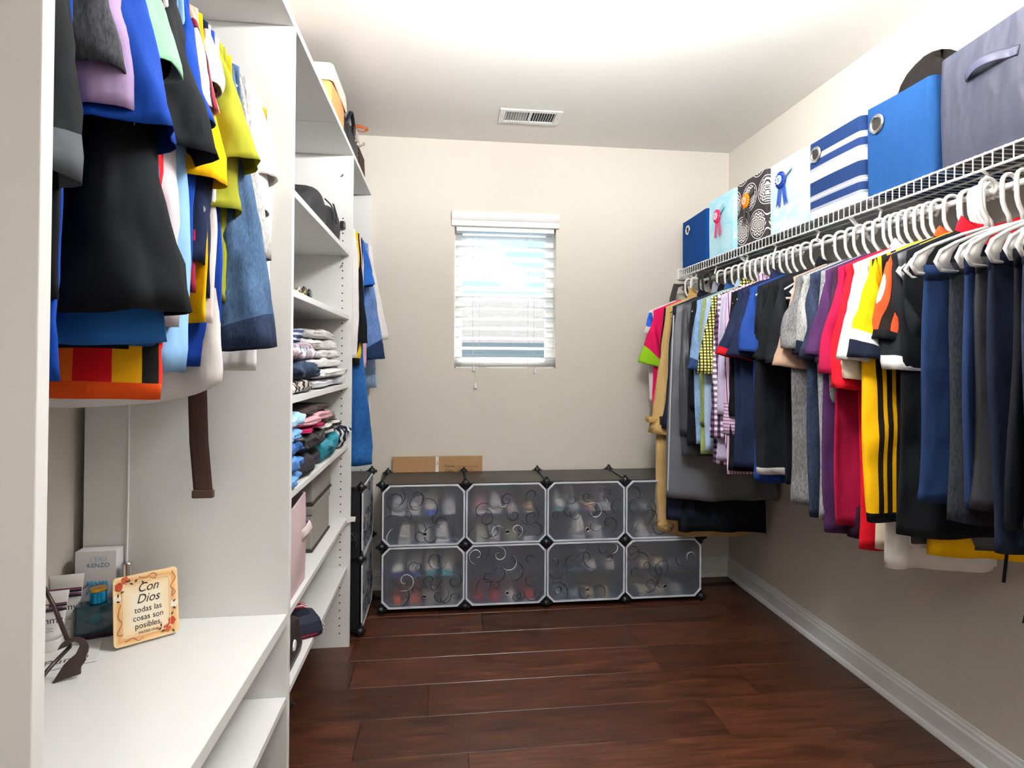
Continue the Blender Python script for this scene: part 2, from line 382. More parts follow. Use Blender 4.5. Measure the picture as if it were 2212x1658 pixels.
# ------------------------------------------------------------------ neighbour's house outside
hs = thing('neighbour_house', 'grey roofed house next door seen through the blind', 'house', (0, 11.5, -3.2))
def roofm():
    m, n, l, b = new_mat('shingle'); f = noise_node(n, l, coords(n, l, (1, 1, 1)), 7, 5, .7)
    l.new(ramp_node(n, l, f, [(.3, '#26272b'), (.7, '#37383d')]), b.inputs['Base Color']); b.inputs['Roughness'].default_value = .9
    bump_node(n, l, b, f, .6, .05); return m
q = MB(); ex0, ex1, rx0, rx1 = -3.0, 3.3, -3.0, 2.35
ze, zr, dy = 4.75, 5.98, 2.6
q.add([(ex0, -.35, ze), (ex1, -.35, ze), (rx1, dy, zr), (rx0, dy, zr), (ex0, 2*dy+.3, ze), (ex1, 2*dy+.3, ze), (ex0, -.35, ze-.12), (ex1, -.35, ze-.12), (ex0, 2*dy+.3, ze-.12), (ex1, 2*dy+.3, ze-.12)],
      [(0, 1, 2, 3), (3, 2, 5, 4), (1, 5, 2), (0, 3, 4), (6, 7, 1, 0), (7, 9, 5, 1), (9, 8, 4, 5), (8, 6, 0, 4), (6, 8, 9, 7)])
q.build('roof', roofm(), hs)
SID = striped('siding', 2, .18, [(0, '#bdb9b2'), (.08, '#d8d4cd')], wrinkle=0)
boxpart('wall', -2.9, 3.1, 0, 2*dy, 0, ze-.12, SID, hs, 0)
boxpart('fascia', ex0, ex1, -.39, -.35, ze-.2, ze+.02, mat('#8f8b85', .6, key='fascia'), hs, 0)
SHUT = mat('#7d8cab', .6, key='shutter')
for cx in (1.05,):
    w = boxpart('window', cx-.62, cx+.62, -.05, 0, 3.2, 4.45, mat('#d8d8d8', .5, key='housewin'), hs, 0)
    for x0, x1 in ((cx-.55, cx-.04), (cx+.04, cx+.55)): boxpart('pane', x0, x1, -.06, -.05, 3.3, 4.38, mat('#b9d2c8', .15, key='housepane'), w, 0)
    for x0 in (cx-.98, cx+.66): boxpart('shutter', x0, x0+.32, -.05, 0, 3.2, 4.45, SHUT, hs, 0)
# ================================================================== closet organizer
org = thing('closet_organizer', 'tall white laminate closet organizer along the left wall', 'organizer', (0, 0, 0))
XP = -.905; ZT = 2.11
PY = [(.620, .639), (1.561, 1.580), (2.529, 2.548), (3.130, 3.149)]
for a, c in PY: boxpart('side_panel', XP, XT, a, c, 0, ZT, WHITE, org)
for a, c in ((.62, 1.5705), (1.5708, 2.181), (2.1825, 3.149)): boxpart('top_shelf', XP, XT, a, c, ZT+.0003, ZT+.019, WHITE, org)
def shelf(y0, y1, ztop, name='shelf', xf=XT-.006, th=.0195): return boxpart(name, XP+.002, xf, y0, y1, ztop-th, ztop, WHITE, org)
shelf(.6395, 1.5605, .565, 'bench_shelf', XT-.004, .03); shelf(.6395, 1.5605, .35, 'bench_shelf', XT-.004, .02)
for z in (1.694, 1.42, 1.127, .868, .551, .341): shelf(1.5805, 2.5285, z, 'shelf', XT-.012)
DARK = mat('#2a2826', .8, key='hole_dark')
q = MB()
for i in range(56):
    z = .06+i*.0323
    for x in (-.445, -.86): q.lathe([(.0032, 0), (.0032, .0006)], 8, T(x, 2.529, z) @ RX(PI/2))
    if i > 14: 
        for x in (-.445,): q.lathe([(.0032, 0), (.0032, .0006)], 8, T(x, 3.130, z) @ RX(PI/2))
tag(q.build('pin_hole', DARK, org), kind='stuff')
for z in (1.665, 1.632, 2.02): MB().lathe([(.003, -.003), (.003, .012), (.0045, .0125), (.004, .016)], 8, T(-.445, 2.529, z) @ RX(PI/2)).build('shelf_pin', CHROME, org)
pb = MB(); pb.tube([(0, 0, 0), (.02, .003, .006), (.036, .006, .004)], .011, 4, flat=.06); pb.build('loose_edge_band', WHITE, org, loc=(XT-.012, 2.51, .543))
RODM = mat('#dddddb', .25, .7, key='rod_metal')
LROD = (-.665, 2.025); L3ROD = (-.665, 1.955)
def rod(x, z, y0, y1, r=.013):
    q = MB().tube([(x, y0, z), (x, y1, z)], r, 14)
    for yy, s in ((y0, 1), (y1, -1)): q.lathe([(.028, 0), (.028, .004), (.018, .006)], 18, T(x, yy, z) @ RX(-PI/2*s))
    return q
rod(*LROD, .6395, 1.5605).build('closet_rod', RODM, org, smooth=False)
rod(*L3ROD, 2.5485, 3.1295).build('closet_rod', RODM, org)
boxpart('cleat', XP+.0005, XP+.012, 1.5805, 2.5285, 1.02, 1.107, WHITE, org)
MB().tube([(-.80, 1.5585, 1.30), (-.798, 1.5585, .9), (-.80, 1.5585, .566)], .0022, 6).build('cable', mat('#f3f1ee', .5, key='cable'), org)
# ================================================================== wire shelf and rod on the right wall
ws = thing('wire_shelf', 'white vinyl coated wire shelf along the right wall', 'shelf', (XR, 0, 1.745))
SX = -.308                                    # front lip
wy0_, wy1_ = .0, 3.13
for x, z, r in ((SX, 0, .0034), (SX+.001, -.038, .0038), (-.006, 0, .0034), (-.16, -.004, .0034)):
    MB().tube([(x, wy0_, z), (x, wy1_, z)], r, 8).build('long_wire', WIRE, ws)
wme = None; i = 0; y = wy0_+.012
while y < wy1_:
    if wme is None:
        o = MB().tube([(-.004, 0, .0045), (SX+.004, 0, .0045), (SX-.003, 0, .001), (SX-.0035, 0, -.040)], .0017, 6).build('cross_wire', WIRE, ws); wme = o.data
    else: o = link('cross_wire', wme, ws)
    o.location = (0, y, 0); y += .0262
for y in (1.02, 1.75, 2.46, 3.0):
    MB().tube([(SX+.004, y, -.036), (-.004, y, -.33)], .0075, 6, flat=.45).build('brace', WIRE, ws)
    MB().box(-.006, 0, y-.012, y+.012, -.36, -.30).build('brace_foot', WPLAS, ws)
for y in (.6, 1.35, 2.1, 2.75): MB().box(-.012, 0, y-.009, y+.009, -.012, .012).build('wall_clip', WPLAS, ws, bevel=.002)
MB().box(SX-.006, -.0, 3.132, 3.152, -.05, .012).build('end_bracket', WPLAS, ws, bevel=.003)
RROD = (XR-.293, 1.652)
rx, rz_ = RROD[0]-XR, RROD[1]-1.745
MB().tube([(rx, wy0_, rz_), (rx, wy1_, rz_)], .0078, 12).build('hanging_rod', WIRE, ws, smooth=True)
for y in (.9, 1.28, 1.63, 1.93, 2.2, 2.42, 2.72, 2.95):
    MB().tube([(SX+.004, y, -.036), (SX+.02, y, -.046), (rx-.006, y, rz_+.014), (rx+.004, y, rz_+.013), (rx+.014, y, rz_+.006)], .0042, 6).build('rod_hook', WPLAS, ws)
# ================================================================== cube shoe racks
def frosted():
    m, n, l, b = new_mat('frosted_plastic'); out = n['Material Output']; n.remove(b)
    rf = n.new('ShaderNodeBsdfRefraction'); rf.inputs['IOR'].default_value = 1.12; rf.inputs['Roughness'].default_value = .33; rf.inputs['Color'].default_value = (.97, .98, 1, 1)
    tl = n.new('ShaderNodeBsdfTranslucent'); tl.inputs['Color'].default_value = (.86, .88, .93, 1)
    df = n.new('ShaderNodeBsdfDiffuse'); df.inputs['Color'].default_value = (.62, .65, .74, 1)
    tp = n.new('ShaderNodeBsdfTransparent'); gl = n.new('ShaderNodeBsdfGlossy'); gl.inputs['Roughness'].default_value = .25
    def mx(f, a, c):
        k = n.new('ShaderNodeMixShader'); k.inputs[0].default_value = f; l.new(a, k.inputs[1]); l.new(c, k.inputs[2]); return k.outputs[0]
    a = mx(.30, rf.outputs[0], tp.outputs[0])
    a = mx(.08, a, tl.outputs[0]); a = mx(.09, a, df.outputs[0]); a = mx(.03, a, gl.outputs[0])
    l.new(a, out.inputs[0]); return m
FROST = frosted()
RIM = mat('#d5d9e2', .35, key='door_rim'); SWB = mat('#2b2f3a', .6, key='swirl_dark'); SWW = mat('#e6e9f0', .5, key='swirl_white')
CUBEP = mat('#3a3733', .42, key='cube_panel', var=.35, gscale=9, spec=.5); CUBEIN = mat('#4a5a80', .5, key='cube_inner', var=.2, gscale=6)
def octa(w, h, c): return [(-w+c, -h), (w-c, -h), (w, -h+c), (w, h-c), (w-c, h), (-w+c, h), (-w, h-c), (-w, -h+c)]
def spiral(rnd, w, h, thick=.0011):
    cx, cz = rnd.uniform(-w*.85, w*.85), rnd.uniform(-h*.8, h*.8); r0 = rnd.uniform(.022, .06); a0 = rnd.uniform(0, 6.28); d = rnd.choice((-1, 1)); tn = rnd.uniform(2.2, 8)
    pts = []
    for i in range(26):
        t = i/25; r = r0*(1-.78*t) if tn > 4 else r0; a = a0+d*tn*t
        x, z = cx+r*math.cos(a), cz+r*math.sin(a)
        if abs(x) < w-.008 and abs(z) < h-.008: pts.append((x, z))
        elif len(pts) > 3: break
        else: pts = []
    return pts if len(pts) > 4 else None
def add_door(parent, M, w, h, seed, whites=1, darks=14, knob=True, label=None, front=FROST):
    rnd = random.Random(seed)
    d = MB().prism(octa(w, h, .034), -.0009, .0009, M).build('door', front, parent)
    if label: d['label'] = label
    q = MB(); o, i2 = octa(w+.0015, h+.0015, .034), octa(w-.0065, h-.0065, .031)
    for s0, s1 in ((-.003, .0035),):
        vs = [M @ Vector((x, y, z)) for ring, z in ((o, s0), (o, s1), (i2, s1), (i2, s0)) for x, y in ring]
        fs = []
        for r in range(4):
            for k in range(8): a, c = r*8+k, r*8+(k+1) % 8; e = (r+1) % 4*8; fs.append((a, c, e+(k+1) % 8, e+k))
        q.add(vs, fs)
    q.build('door_rim', RIM, d)
    for nm, num, mm, zz in (('swirl_print', darks, SWB, .0018), ('swirl_print', whites, SWW, .0018)):
        q = MB()
        for _ in range(num):
            p = spiral(rnd, w, h)
            if p: q.tube([M @ Vector((x, y, zz)) for x, y in p], [.0019*(.3+.7*math.sin(PI*(j+.5)/len(p))) for j in range(len(p))], 4)
        if q.v: tag(q.build(nm, mm, d), kind='stuff')
    if knob:
        q = MB().lathe([(.0105, 0), (.0105, .006), (.008, .008), (.0075, .003), (.001, .003)], 16, M @ T(.005 if w > .18 else -.08, -h*.62, .001))
        q.build('door_knob', CHROME, d, smooth=True)
        MB().lathe([(.0072, .0045), (.0072, .0048)], 14, M @ T(.005 if w > .18 else -.08, -h*.62, .001)).build('knob_center', mat('#20242c', .3, key='knobdark'), d)
    return d
def ball(mb, p, r=.017):
    mb.lathe([(.001, -r), (r*.6, -r*.8), (r*.95, -r*.3), (r, 0), (r*.95, r*.3), (r*.6, r*.8), (.001, r)], 12, T(*p))
CX0, CW, CH, CY0, CY1, CZ0 = -.304, .4035, .3, 2.832, 3.122, .024
ck = thing('shoe_cube_rack', 'eight cube plastic shoe rack with frosted swirl doors below the window', 'shoe rack', (0, 0, 0))
for c in range(4): boxpart('top_panel', CX0+c*CW+.006, CX0+(c+1)*CW-.006, CY0, CY1, CZ0+2*CH-.002, CZ0+2*CH+.002, CUBEP, ck, 0)
for r in range(2):
    for c in range(4):
        x0, x1, z0 = CX0+c*CW, CX0+(c+1)*CW, CZ0+r*CH
        boxpart('bottom_panel', x0+.006, x1-.006, CY0, CY1, z0-.002, z0+.002, CUBEIN, ck, 0)
        boxpart('back_panel', x0+.006, x1-.006, CY1-.003, CY1, z0+.006, z0+CH-.006, CUBEIN, ck, 0)
        boxpart('inner_shelf', x0+.004, x1-.004, CY0+.02, CY1-.004, z0+CH*.47, z0+CH*.47+.003, CUBEIN, ck, 0)
        q = MB()
        for xx in (x0+.004, x1-.008): q.box(xx, xx+.004, CY0+.008, CY0+.013, z0+CH*.45, z0+CH*.455)
for c in range(5):
    for r in range(2):
        x = CX0+c*CW; boxpart('divider_panel' if 0 < c < 4 else 'side_panel', x-.002, x+.002, CY0, CY1, CZ0+r*CH+.006, CZ0+(r+1)*CH-.006, CUBEIN if 0 < c < 4 else CUBEP, ck, 0)
cme = None
for c in range(5):
    for r in range(3):
        for yy in (CY0-.002, CY1+.002):
            if cme is None:
                q = MB(); ball(q, (0, 0, 0), .020)
                for M2 in (Matrix(), RY(PI/2), RY(PI), RY(-PI/2)): q.box(-.0045, .0045, -.012, .012, .008, .026, M=M2)
                o = q.build('connector', BLACKP, ck, smooth=False); cme = o.data
            else: o = link('connector', cme, ck)
            o.location = (CX0+c*CW, yy, CZ0+r*CH)
sd_ = 40
for r in range(2):
    for c in range(4):
        sd_ += 1
        M = T(CX0+(c+.5)*CW, CY0-.006, CZ0+(r+.5)*CH) @ RX(PI/2)
        add_door(ck, M, CW/2-.004, CH/2-.004, sd_, whites=(3 if c == 1 else 1), darks=12)
# dark wire edges seen between the top panels
for c in range(1, 4): MB().tube([(CX0+c*CW, CY0, CZ0+2*CH+.004), (CX0+c*CW, CY1, CZ0+2*CH+.004)], .003, 6).build('top_wire', BLACKP, ck)
# second rack in the left corner, facing the room
c2 = thing('corner_cube_rack', 'black two cube rack with grey swirl doors beside the organizer', 'shoe rack', (0, 0, 0))
AX0, AX1, AY0, AY1 = -.665, -.372, 2.62, 2.99
BLKSW = mat('#17181b', .35, key='cube_black', spec=.5)
GREYD = mat('#9a9ca2', .45, key='grey_door')
for r in range(2):
    z0 = .024+r*.318
    boxpart('side_panel', AX0+.004, AX1-.004, AY0-.002, AY0+.002, z0+.006, z0+.312, BLKSW, c2, 0)
    boxpart('side_panel', AX0+.004, AX1-.004, AY1-.002, AY1+.002, z0+.006, z0+.312, BLKSW, c2, 0)
    boxpart('back_panel', AX0, AX0+.003, AY0+.004, AY1-.004, z0+.006, z0+.312, BLKSW, c2, 0)
    rnd = random.Random(r+9); q = MB()
    for _ in range(9):
        p = spiral(rnd, .14, .15)
        if p: q.tube([((AX0+AX1)/2+x, AY0-.003, z0+.159+z) for x, z in p], .0012, 4)
    tag(q.build('swirl_print', mat('#4a4c52', .4, key='swirl_grey'), c2), kind='stuff')
    M = T(AX1+.006, (AY0+AY1)/2, z0+.159) @ RZ(PI/2) @ RX(PI/2)
    add_door(c2, M, (AY1-AY0)/2-.004, .155, 70+r, whites=0, darks=16, knob=False, front=GREYD)
for r in range(3):
    z0 = .024+r*.318
    boxpart('shelf_panel', AX0, AX1, AY0, AY1, z0-.002, z0+.002, BLKSW, c2, 0)
    for xx in (AX0, AX1):
        for yy in (AY0, AY1): o = link('connector', cme, c2); o.location = (xx, yy, z0)
        MB().box(xx-.012, xx+.012, AY0-.006, AY0-.002, z0-.004, z0+.004).build('metal_clip', CHROME, c2)
# ================================================================== hangers
def hanger_pts(hw=.205, drop=.085, neck=-.095):
    hook = [(.021*math.cos(a)-.0, 0, -.012+.021*math.sin(a)+.0) for a in [math.radians(t) for t in range(-50, 181, 23)]]
    hook = [(x, 0, z+.012+.0) for x, y, z in hook]
    hook += [(-.021, 0, -.022), (-.020, 0, -.045), (-.014, 0, -.062), (-.004, 0, -.076), (0, 0, neck)]
    return hook
def hanger_mesh(style, m):
    q = MB(); hw, neck, dr = .2, -.097, .082
    q.tube(hanger_pts(neck=neck), .005, 8)
    zs = neck-dr
    if style == 'tube':
        loop = [(0, 0, neck), (.06, 0, neck-.016), (.13, 0, neck-.043), (hw-.015, 0, zs+.004), (hw, 0, zs-.012), (hw-.012, 0, zs-.026), (.12, 0, zs-.026), (0, 0, zs-.026), (-.12, 0, zs-.026), (-hw+.012, 0, zs-.026), (-hw, 0, zs-.012), (-hw+.015, 0, zs+.004), (-.13, 0, neck-.043), (-.06, 0, neck-.016)]
        q.tube(loop, .0042, 8, closed=True, up=(0, 1, 0))
    else:       # wide paddle ends with skirt notches
        for s in (-1, 1):
            q.tube([(0, 0, neck), (s*.07, 0, neck-.02), (s*.15, 0, neck-.05), (s*.19, 0, neck-.07), (s*.205, 0, neck-.095), (s*.19, 0, neck-.115), (s*.15, 0, neck-.117)], .0044, 8)
            poly = [(s*.135, neck-.044), (s*.17, neck-.06), (s*.198, neck-.08), (s*.2, neck-.1), (s*.185, neck-.112), (s*.155, neck-.114), (s*.168, neck-.095), (s*.16, neck-.075)]
            q.prism(poly, -.0015, .0015, RX(PI/2))
        q.tube([(-.15, 0, neck-.116), (.15, 0, neck-.116)], .0038, 8)
    o = q.build('clothes_hanger', m, smooth=True); me = o.data; bpy.data.objects.remove(o); return me
HM = {'tube': hanger_mesh('tube', WPLAS), 'paddle': hanger_mesh('paddle', WPLAS), 'black': hanger_mesh('tube', mat('#151515', .5, key='black_hanger')), 'brown': hanger_mesh('tube', mat('#3a2018', .4, key='brown_hanger'))}
HCOL = {'tube': 'white plastic', 'paddle': 'white wide ended', 'black': 'black', 'brown': 'dark brown'}
def hang(style, loc, rz, short, group):
    o = link('clothes_hanger', HM[style]); o.location = loc; o.rotation_euler = (0, 0, rz)
    return tag(o, f'{HCOL[style]} hanger holding the {short}', 'hanger', group)
# ================================================================== garments
def body(q, zt, L, hw, chest, hem, th, slope, neck, rnd, fold=.011, nU=52, nV=28, dip=.045, m=0, mfun=None, wave=.004, cut=None):
    p1, p2, p3 = rnd.uniform(0, 6), rnd.uniform(0, 6), rnd.uniform(0, 6); k1, k2 = rnd.uniform(24, 34), rnd.uniform(44, 60); rings = []
    sw = rnd.uniform(-.01, .01)
    for j in range(nV+1):
        v = j/nV; w = lerp(hw, chest, sm(v/.22)) if v < .22 else lerp(chest, hem, (v-.22)/.78)
        r = []
        for i in range(nU):
            a = 2*PI*i/nU; c, s = math.cos(a), math.sin(a)
            x = w*math.copysign(abs(c)**.75, c); ax = abs(x)
            top = zt - slope*max(0, ax-neck)
            if neck and ax < neck: top -= dip*(1-(ax/neck)**2)*(1 if s < 0 else .45)
            e = abs(x)/w
            bot = zt-L + wave*math.sin(14*x+p3)
            if cut: bot += cut*(e**3)
            z = lerp(top, bot, v)
            t = lerp(.006, th, sm(v*3))*(1-.35*e**4)
            f = fold*v**.6*(math.sin(k1*x+p1+1.3*v)+.45*math.sin(k2*x+p2))
            y = math.copysign(abs(s)**.6, s)*t + f + sw*v
            nz_ = noise.noise(Vector(((x+z)*7+p1*9, (x-z*.35)*9+p2*7, 0)))+.5*noise.noise(Vector(((x-z)*15+p2*5, z*8+p1*5, s)))
            y += .011*nz_*sm(v*3)*(1 if s < 0 else .7)
            xx = x + .006*math.sin(9*z+p1)*v + .006*nz_*e**4*v
            r.append((xx, y, z))
        rings.append(r)
    q.loft(rings, m=m, mfun=mfun)
def sleeve(q, side, hw, zsh, length, ang, w0, w1, th, rnd, dy=0, n=24, nu=28, m=0, mfun=None, bend=.03):
    a = math.radians(ang); P0 = Vector((hw-.012, 0, zsh+.006)); d = Vector((math.sin(a), 0, -math.cos(a)))
    P2 = P0 + d*length; P1 = P0 + Vector((bend, 0, -length*.30)); nrm = Vector((-math.cos(a), 0, -math.sin(a)*.6))
    A0 = Vector((hw-.04, 0, zsh-w0)); A2 = P2+nrm*w1; A1 = A0.lerp(A2, .5)+Vector((.006, 0, 0))
    p1, p2 = rnd.uniform(0, 6), rnd.uniform(0, 6); rings = []
    for j in range(n+1):
        t = j/n
        top = P0*(1-t)**2+P1*2*t*(1-t)+P2*t*t; bot = A0*(1-t)**2+A1*2*t*(1-t)+A2*t*t
        c = (top+bot)/2; h = (top-bot)/2; tt = lerp(.012, th, sm(t*1.6)); r = []
        for i in range(nu):
            b = 2*PI*i/nu; wv = 1+.10*math.sin(3*b+p1+5*t)*t+.07*math.sin(5*b+p2-7*t)*t
            p = c+h*(math.cos(b)*wv); crease = .007*math.sin(2.6*math.cos(b)+9*t+p1)*sm(t*2)*(1-.4*t)
            y = tt*math.copysign(abs(math.sin(b))**.8, math.sin(b))*wv + dy*t + .006*math.sin(11*t+p2)*t + crease*math.copysign(1, math.sin(b)) * abs(math.sin(b))
            nz_ = noise.noise(Vector((p.x*10+p1*9, p.z*13+p.x*9+p2*7, math.sin(b))))+.6*noise.noise(Vector((p.x*22+p2*9, p.z*24-p.x*14+p1*7, math.sin(b)*2)))
            y += .011*nz_*sm(t*2.2)*math.copysign(1, math.sin(b))*abs(math.sin(b))**.5; p.x += .005*nz_*math.cos(b)*t; p.z += .004*nz_*t
            r.append((side*p.x, y, p.z))
        rings.append(r)
    q.loft(rings, m=m, mfun=mfun)
SID = 100
def garment(name, label, short, cat, rodp, y, main, group, L=.72, hw=.205, chest=.215, hem=.215, th=.019, slope=.42, neck=.075, sl=None, slm=None, cuff=None, hemband=None,
            collar=None, rz=None, style='tube', fold=.013, dip=.045, zoff=0, xoff=0, seed=None, dy=-.012, both=True, cut=None, vis=None, hang_it=True, placket=None, hood=None):
    """sl = (length, angle, armhole, cuff width, thickness); cuff/hemband = [(material, rows from the edge)...]; vis = which side's sleeve faces the room"""
    global SID
    SID += 1; rnd = random.Random(seed or SID)
    rz = rnd.uniform(-.05, .05)+(-.2 if rodp[0] > 0 else .14) if rz is None else rz
    zt = -.093+zoff
    t = thing(name, label, cat, (rodp[0]+xoff, y, rodp[1]), rz, group)
    mats = [main]; mf = None
    if hemband:
        nV = 28; rowm = {}; r = nV-1
        for mm, k in hemband:
            mats.append(mm)
            for _ in range(max(1, round(k*1.4))): rowm[r] = len(mats)-1; r -= 1
        mf = lambda i, j: rowm.get(j, 0)
    q = MB(); body(q, zt, L, hw, chest, hem, th, slope, neck, rnd, fold, dip=dip, mfun=mf, cut=cut); q.build('body', mats, t, smooth=True, solid=.0018)
    if sl:
        ln, ang, w0, w1, sth = sl; zsh = zt-slope*(hw-neck)
        for side in ((vis,) if (vis and not both) else (-1, 1)):
            smats = [slm or main]; sf = None
            if cuff:
                n = 24; rw = {}; r = n-1
                for mm, k in cuff:
                    smats.append(mm)
                    for _ in range(max(1, round(k*1.5))): rw[r] = len(smats)-1; r -= 1
                sf = lambda i, j, rw=rw: rw.get(j, 0)
            q = MB(); sleeve(q, side, hw, zsh, ln, ang, w0, w1, sth, rnd, dy, mfun=sf); q.build('sleeve', smats, t, smooth=True, solid=.0018)
    if collar:
        q = MB(); pts = []
        for i in range(25):
            a = 2*PI*i/24; x = neck*1.02*math.cos(a); s = math.sin(a)
            z = zt - dip*(1-(abs(x)/neck/1.03)**2)*(1 if s < 0 else .45)+.004
            pts.append((x, .014*s, z))
        hgt = collar[1]
        rings = [[(x*k2, y2*(1.2 if k2 > 1 else 1), z+dz) for x, y2, z in pts[:-1]] for k2, dz in ((1.0, -.004), (.97, hgt*.6), (.95, hgt), (1.05, hgt*.5), (1.14, -.006))]
        q.loft(rings); q.build('collar', collar[0], t, smooth=True)
    if placket:
        q = MB(); q.box(-.014, .014, -th-.013, -th-.009, zt-L+.02, zt-dip-.01); q.build('placket', placket, t)
    if hang_it: hang(style, (rodp[0]+xoff, y, rodp[1]), rz, short, group.replace('clothes', 'hangers'))
    return t
def trousers(name, label, short, rodp, y, main, group, L=.56, w=.14, th=.024, rz=0, style='paddle', xoff=0, zbar=-.195, seed=None, cat='trousers', fold=.012, hemw=None, waist=None, legs=0):
    """trousers or shorts folded over, or clipped to, the hanger bar"""
    global SID
    SID += 1; rnd = random.Random(seed or SID)
    t = thing(name, label, cat, (rodp[0]+xoff, y, rodp[1]), rz, group)
    q = MB(); p1, p2 = rnd.uniform(0, 6), rnd.uniform(0, 6); rings = []; hw2 = hemw or w*1.05
    for j in range(23):
        v = j/22; r = []
        for i in range(40):
            a = 2*PI*i/40; c, s = math.cos(a), math.sin(a); ww = lerp(w, hw2, sm(v))
            x = ww*math.copysign(abs(c)**.7, c); e = abs(x)/ww
            tt = lerp(.010, th, sm(v*4)) * (1-.3*e**3)
            y2 = math.copysign(abs(s)**.7, s)*tt + fold*(.4+.6*v)*(math.sin(26*x+p1+2*v)+.5*math.sin(48*x+p2))
            x += .012*math.sin(5*v+p2)*v
            r.append((x, y2, zbar-L*v + (.010*math.sin(15*x+p1) if v > .95 else 0)))
        rings.append(r)
    q.loft(rings, cap0=True); q.build('legs', main, t, smooth=True, solid=.002)
    if waist:
        q = MB(); q.loft([[(p[0]*1.01, p[1]*1.15, p[2]+dz) for p in rings[0]] for dz in (.002, -.035)]); q.build('waistband', waist, t, smooth=True, solid=.002)
    hang(style, (rodp[0]+xoff, y, rodp[1]), rz, short, group.replace('clothes', 'hangers'))
    return t
SHORT = (.24, 14, .2, .165, .036); SHORTW = (.27, 14, .21, .18, .04); LONG = (.56, 5, .2, .105, .034); CAP = (.16, 20, .17, .14, .035)
# ------------------------------------------------------------------ colours
NAVY = cloth('#1b2440'); NAVYD = cloth('#151b2e'); BLK = cloth('#0f1115'); BLK2 = cloth('#16181e'); CHAR = cloth('#33353b'); CHARH = cloth('#3f4249', 'heather')
ROYAL = cloth('#1f3f86'); RBLUE = cloth('#0c3c98'); WHT = cloth('#ebe6e6'); WHT2 = cloth('#f0ece6'); CREAM = cloth('#ead9c0'); RED = cloth('#c01622'); REDC = cloth('#e0182a')
GREYH = cloth('#8e8d90', 'heather'); GREYL = cloth('#a6a4a2', 'heather'); NAVYH = cloth('#2a3348', 'heather'); PURP = cloth('#46254f'); PLUM = cloth('#3a2038'); MAG = cloth('#a3123f'); YEL = cloth('#f2b705')
ORG = cloth('#f25227'); BLUED = cloth('#22477a', 'denim')
RG = 'clothes on the right rod'
# --- far end, nearest the window
strap = thing('strap_bag', 'dark shoulder bag strap hanging at the far end of the right rod', 'bag', (RROD[0]-.03, 3.03, RROD[1]-.02))
MB().tube([(-.06, 0, -.32), (-.075, 0, -.2), (-.07, -.005, -.06), (-.05, -.005, .012), (.0, 0, .022), (.03, .004, -.06), (.03, .004, -.25)], .017, 8, flat=.16, up=(1, 0, 0)).build('strap', mat('#3a3430', .7, key='strap_brown'), strap, smooth=True)
MB().box(-.10, -.045, -.012, 0, -.1, -.085).build('buckle', mat('#26221f', .5, key='buckle'), strap)
q = MB().loft([[(x, y2, z) for x, y2 in ((-.1, -.02), (.1, -.02), (.1, .02), (-.1, .02))] for z in (-.32, -.6)], cap0=True, cap1=True); q.build('pouch', mat('#201d1c', .7, key='pouch'), strap, bevel=.01)
JER = striped('jersey_blue', 2, .16, [(0, '#f0f0f2'), (.5, '#2f5fd0')])
garment('sports_jersey', 'white and royal blue sports jersey at the window end of the right rod', 'blue and white jersey', 'jersey', RROD, 2.965, WHT, RG, L=.55, hw=.215, sl=(.13, 16, .17, .13, .03), slm=JER, cuff=[(WHT, 4)], xoff=-.03)
garment('pink_tee', 'hot pink tee with lime green cuffs beside the blue jersey', 'hot pink tee', 't-shirt', RROD, 2.915, cloth('#e2195e'), RG, L=.6, hw=.215, sl=(.30, 17, .18, .13, .034), cuff=[(cloth('#8fc31f'), 4)], xoff=-.02)
garment('black_coat', 'long black coat between the pink tee and the trench coat', 'long black coat', 'coat', RROD, 2.865, BLK, RG, L=1.0, hw=.20, chest=.22, hem=.24, sl=(.6, 6, .2, .1, .03), style='black', xoff=-.0)
TAN = cloth('#b8945c'); TAN2 = cloth('#c9a86f')
tc_ = garment('trench_coat', 'tan trench coat with a buckled cuff reaching past the shoe rack top', 'tan trench coat', 'coat', RROD, 2.80, TAN2, RG, L=1.22, hw=.205, chest=.235, hem=.27, th=.028, sl=(.66, 9, .21, .135, .04), collar=(TAN, .045), style='black', neck=.085, xoff=-.01, cut=.05)
MB().prism([(-.10, -.13), (-.155, -.165), (-.15, -.24), (-.09, -.2)], -.006, .006, T(0, -.035, 0) @ RX(PI/2)).build('lapel', TAN, tc_, solid=0, bevel=.003)
for s in (-1,):
    MB().box(-.305, -.165, -.052, .032, -.735, -.71).build('cuff_strap', TAN, tc_, bevel=.006)
    MB().box(-.25, -.215, -.06, -.05, -.745, -.70).build('cuff_buckle', mat('#2c1c14', .4, key='leather_buckle'), tc_, bevel=.004)
garment('navy_coat', 'long navy wool coat hanging in front of the trench coat', 'long navy coat', 'coat', RROD, 2.735, cloth('#20243a'), RG, L=1.12, hw=.205, chest=.225, hem=.235, th=.024, sl=(.62, 6, .2, .115, .036), collar=(NAVYD, .03), style='black')
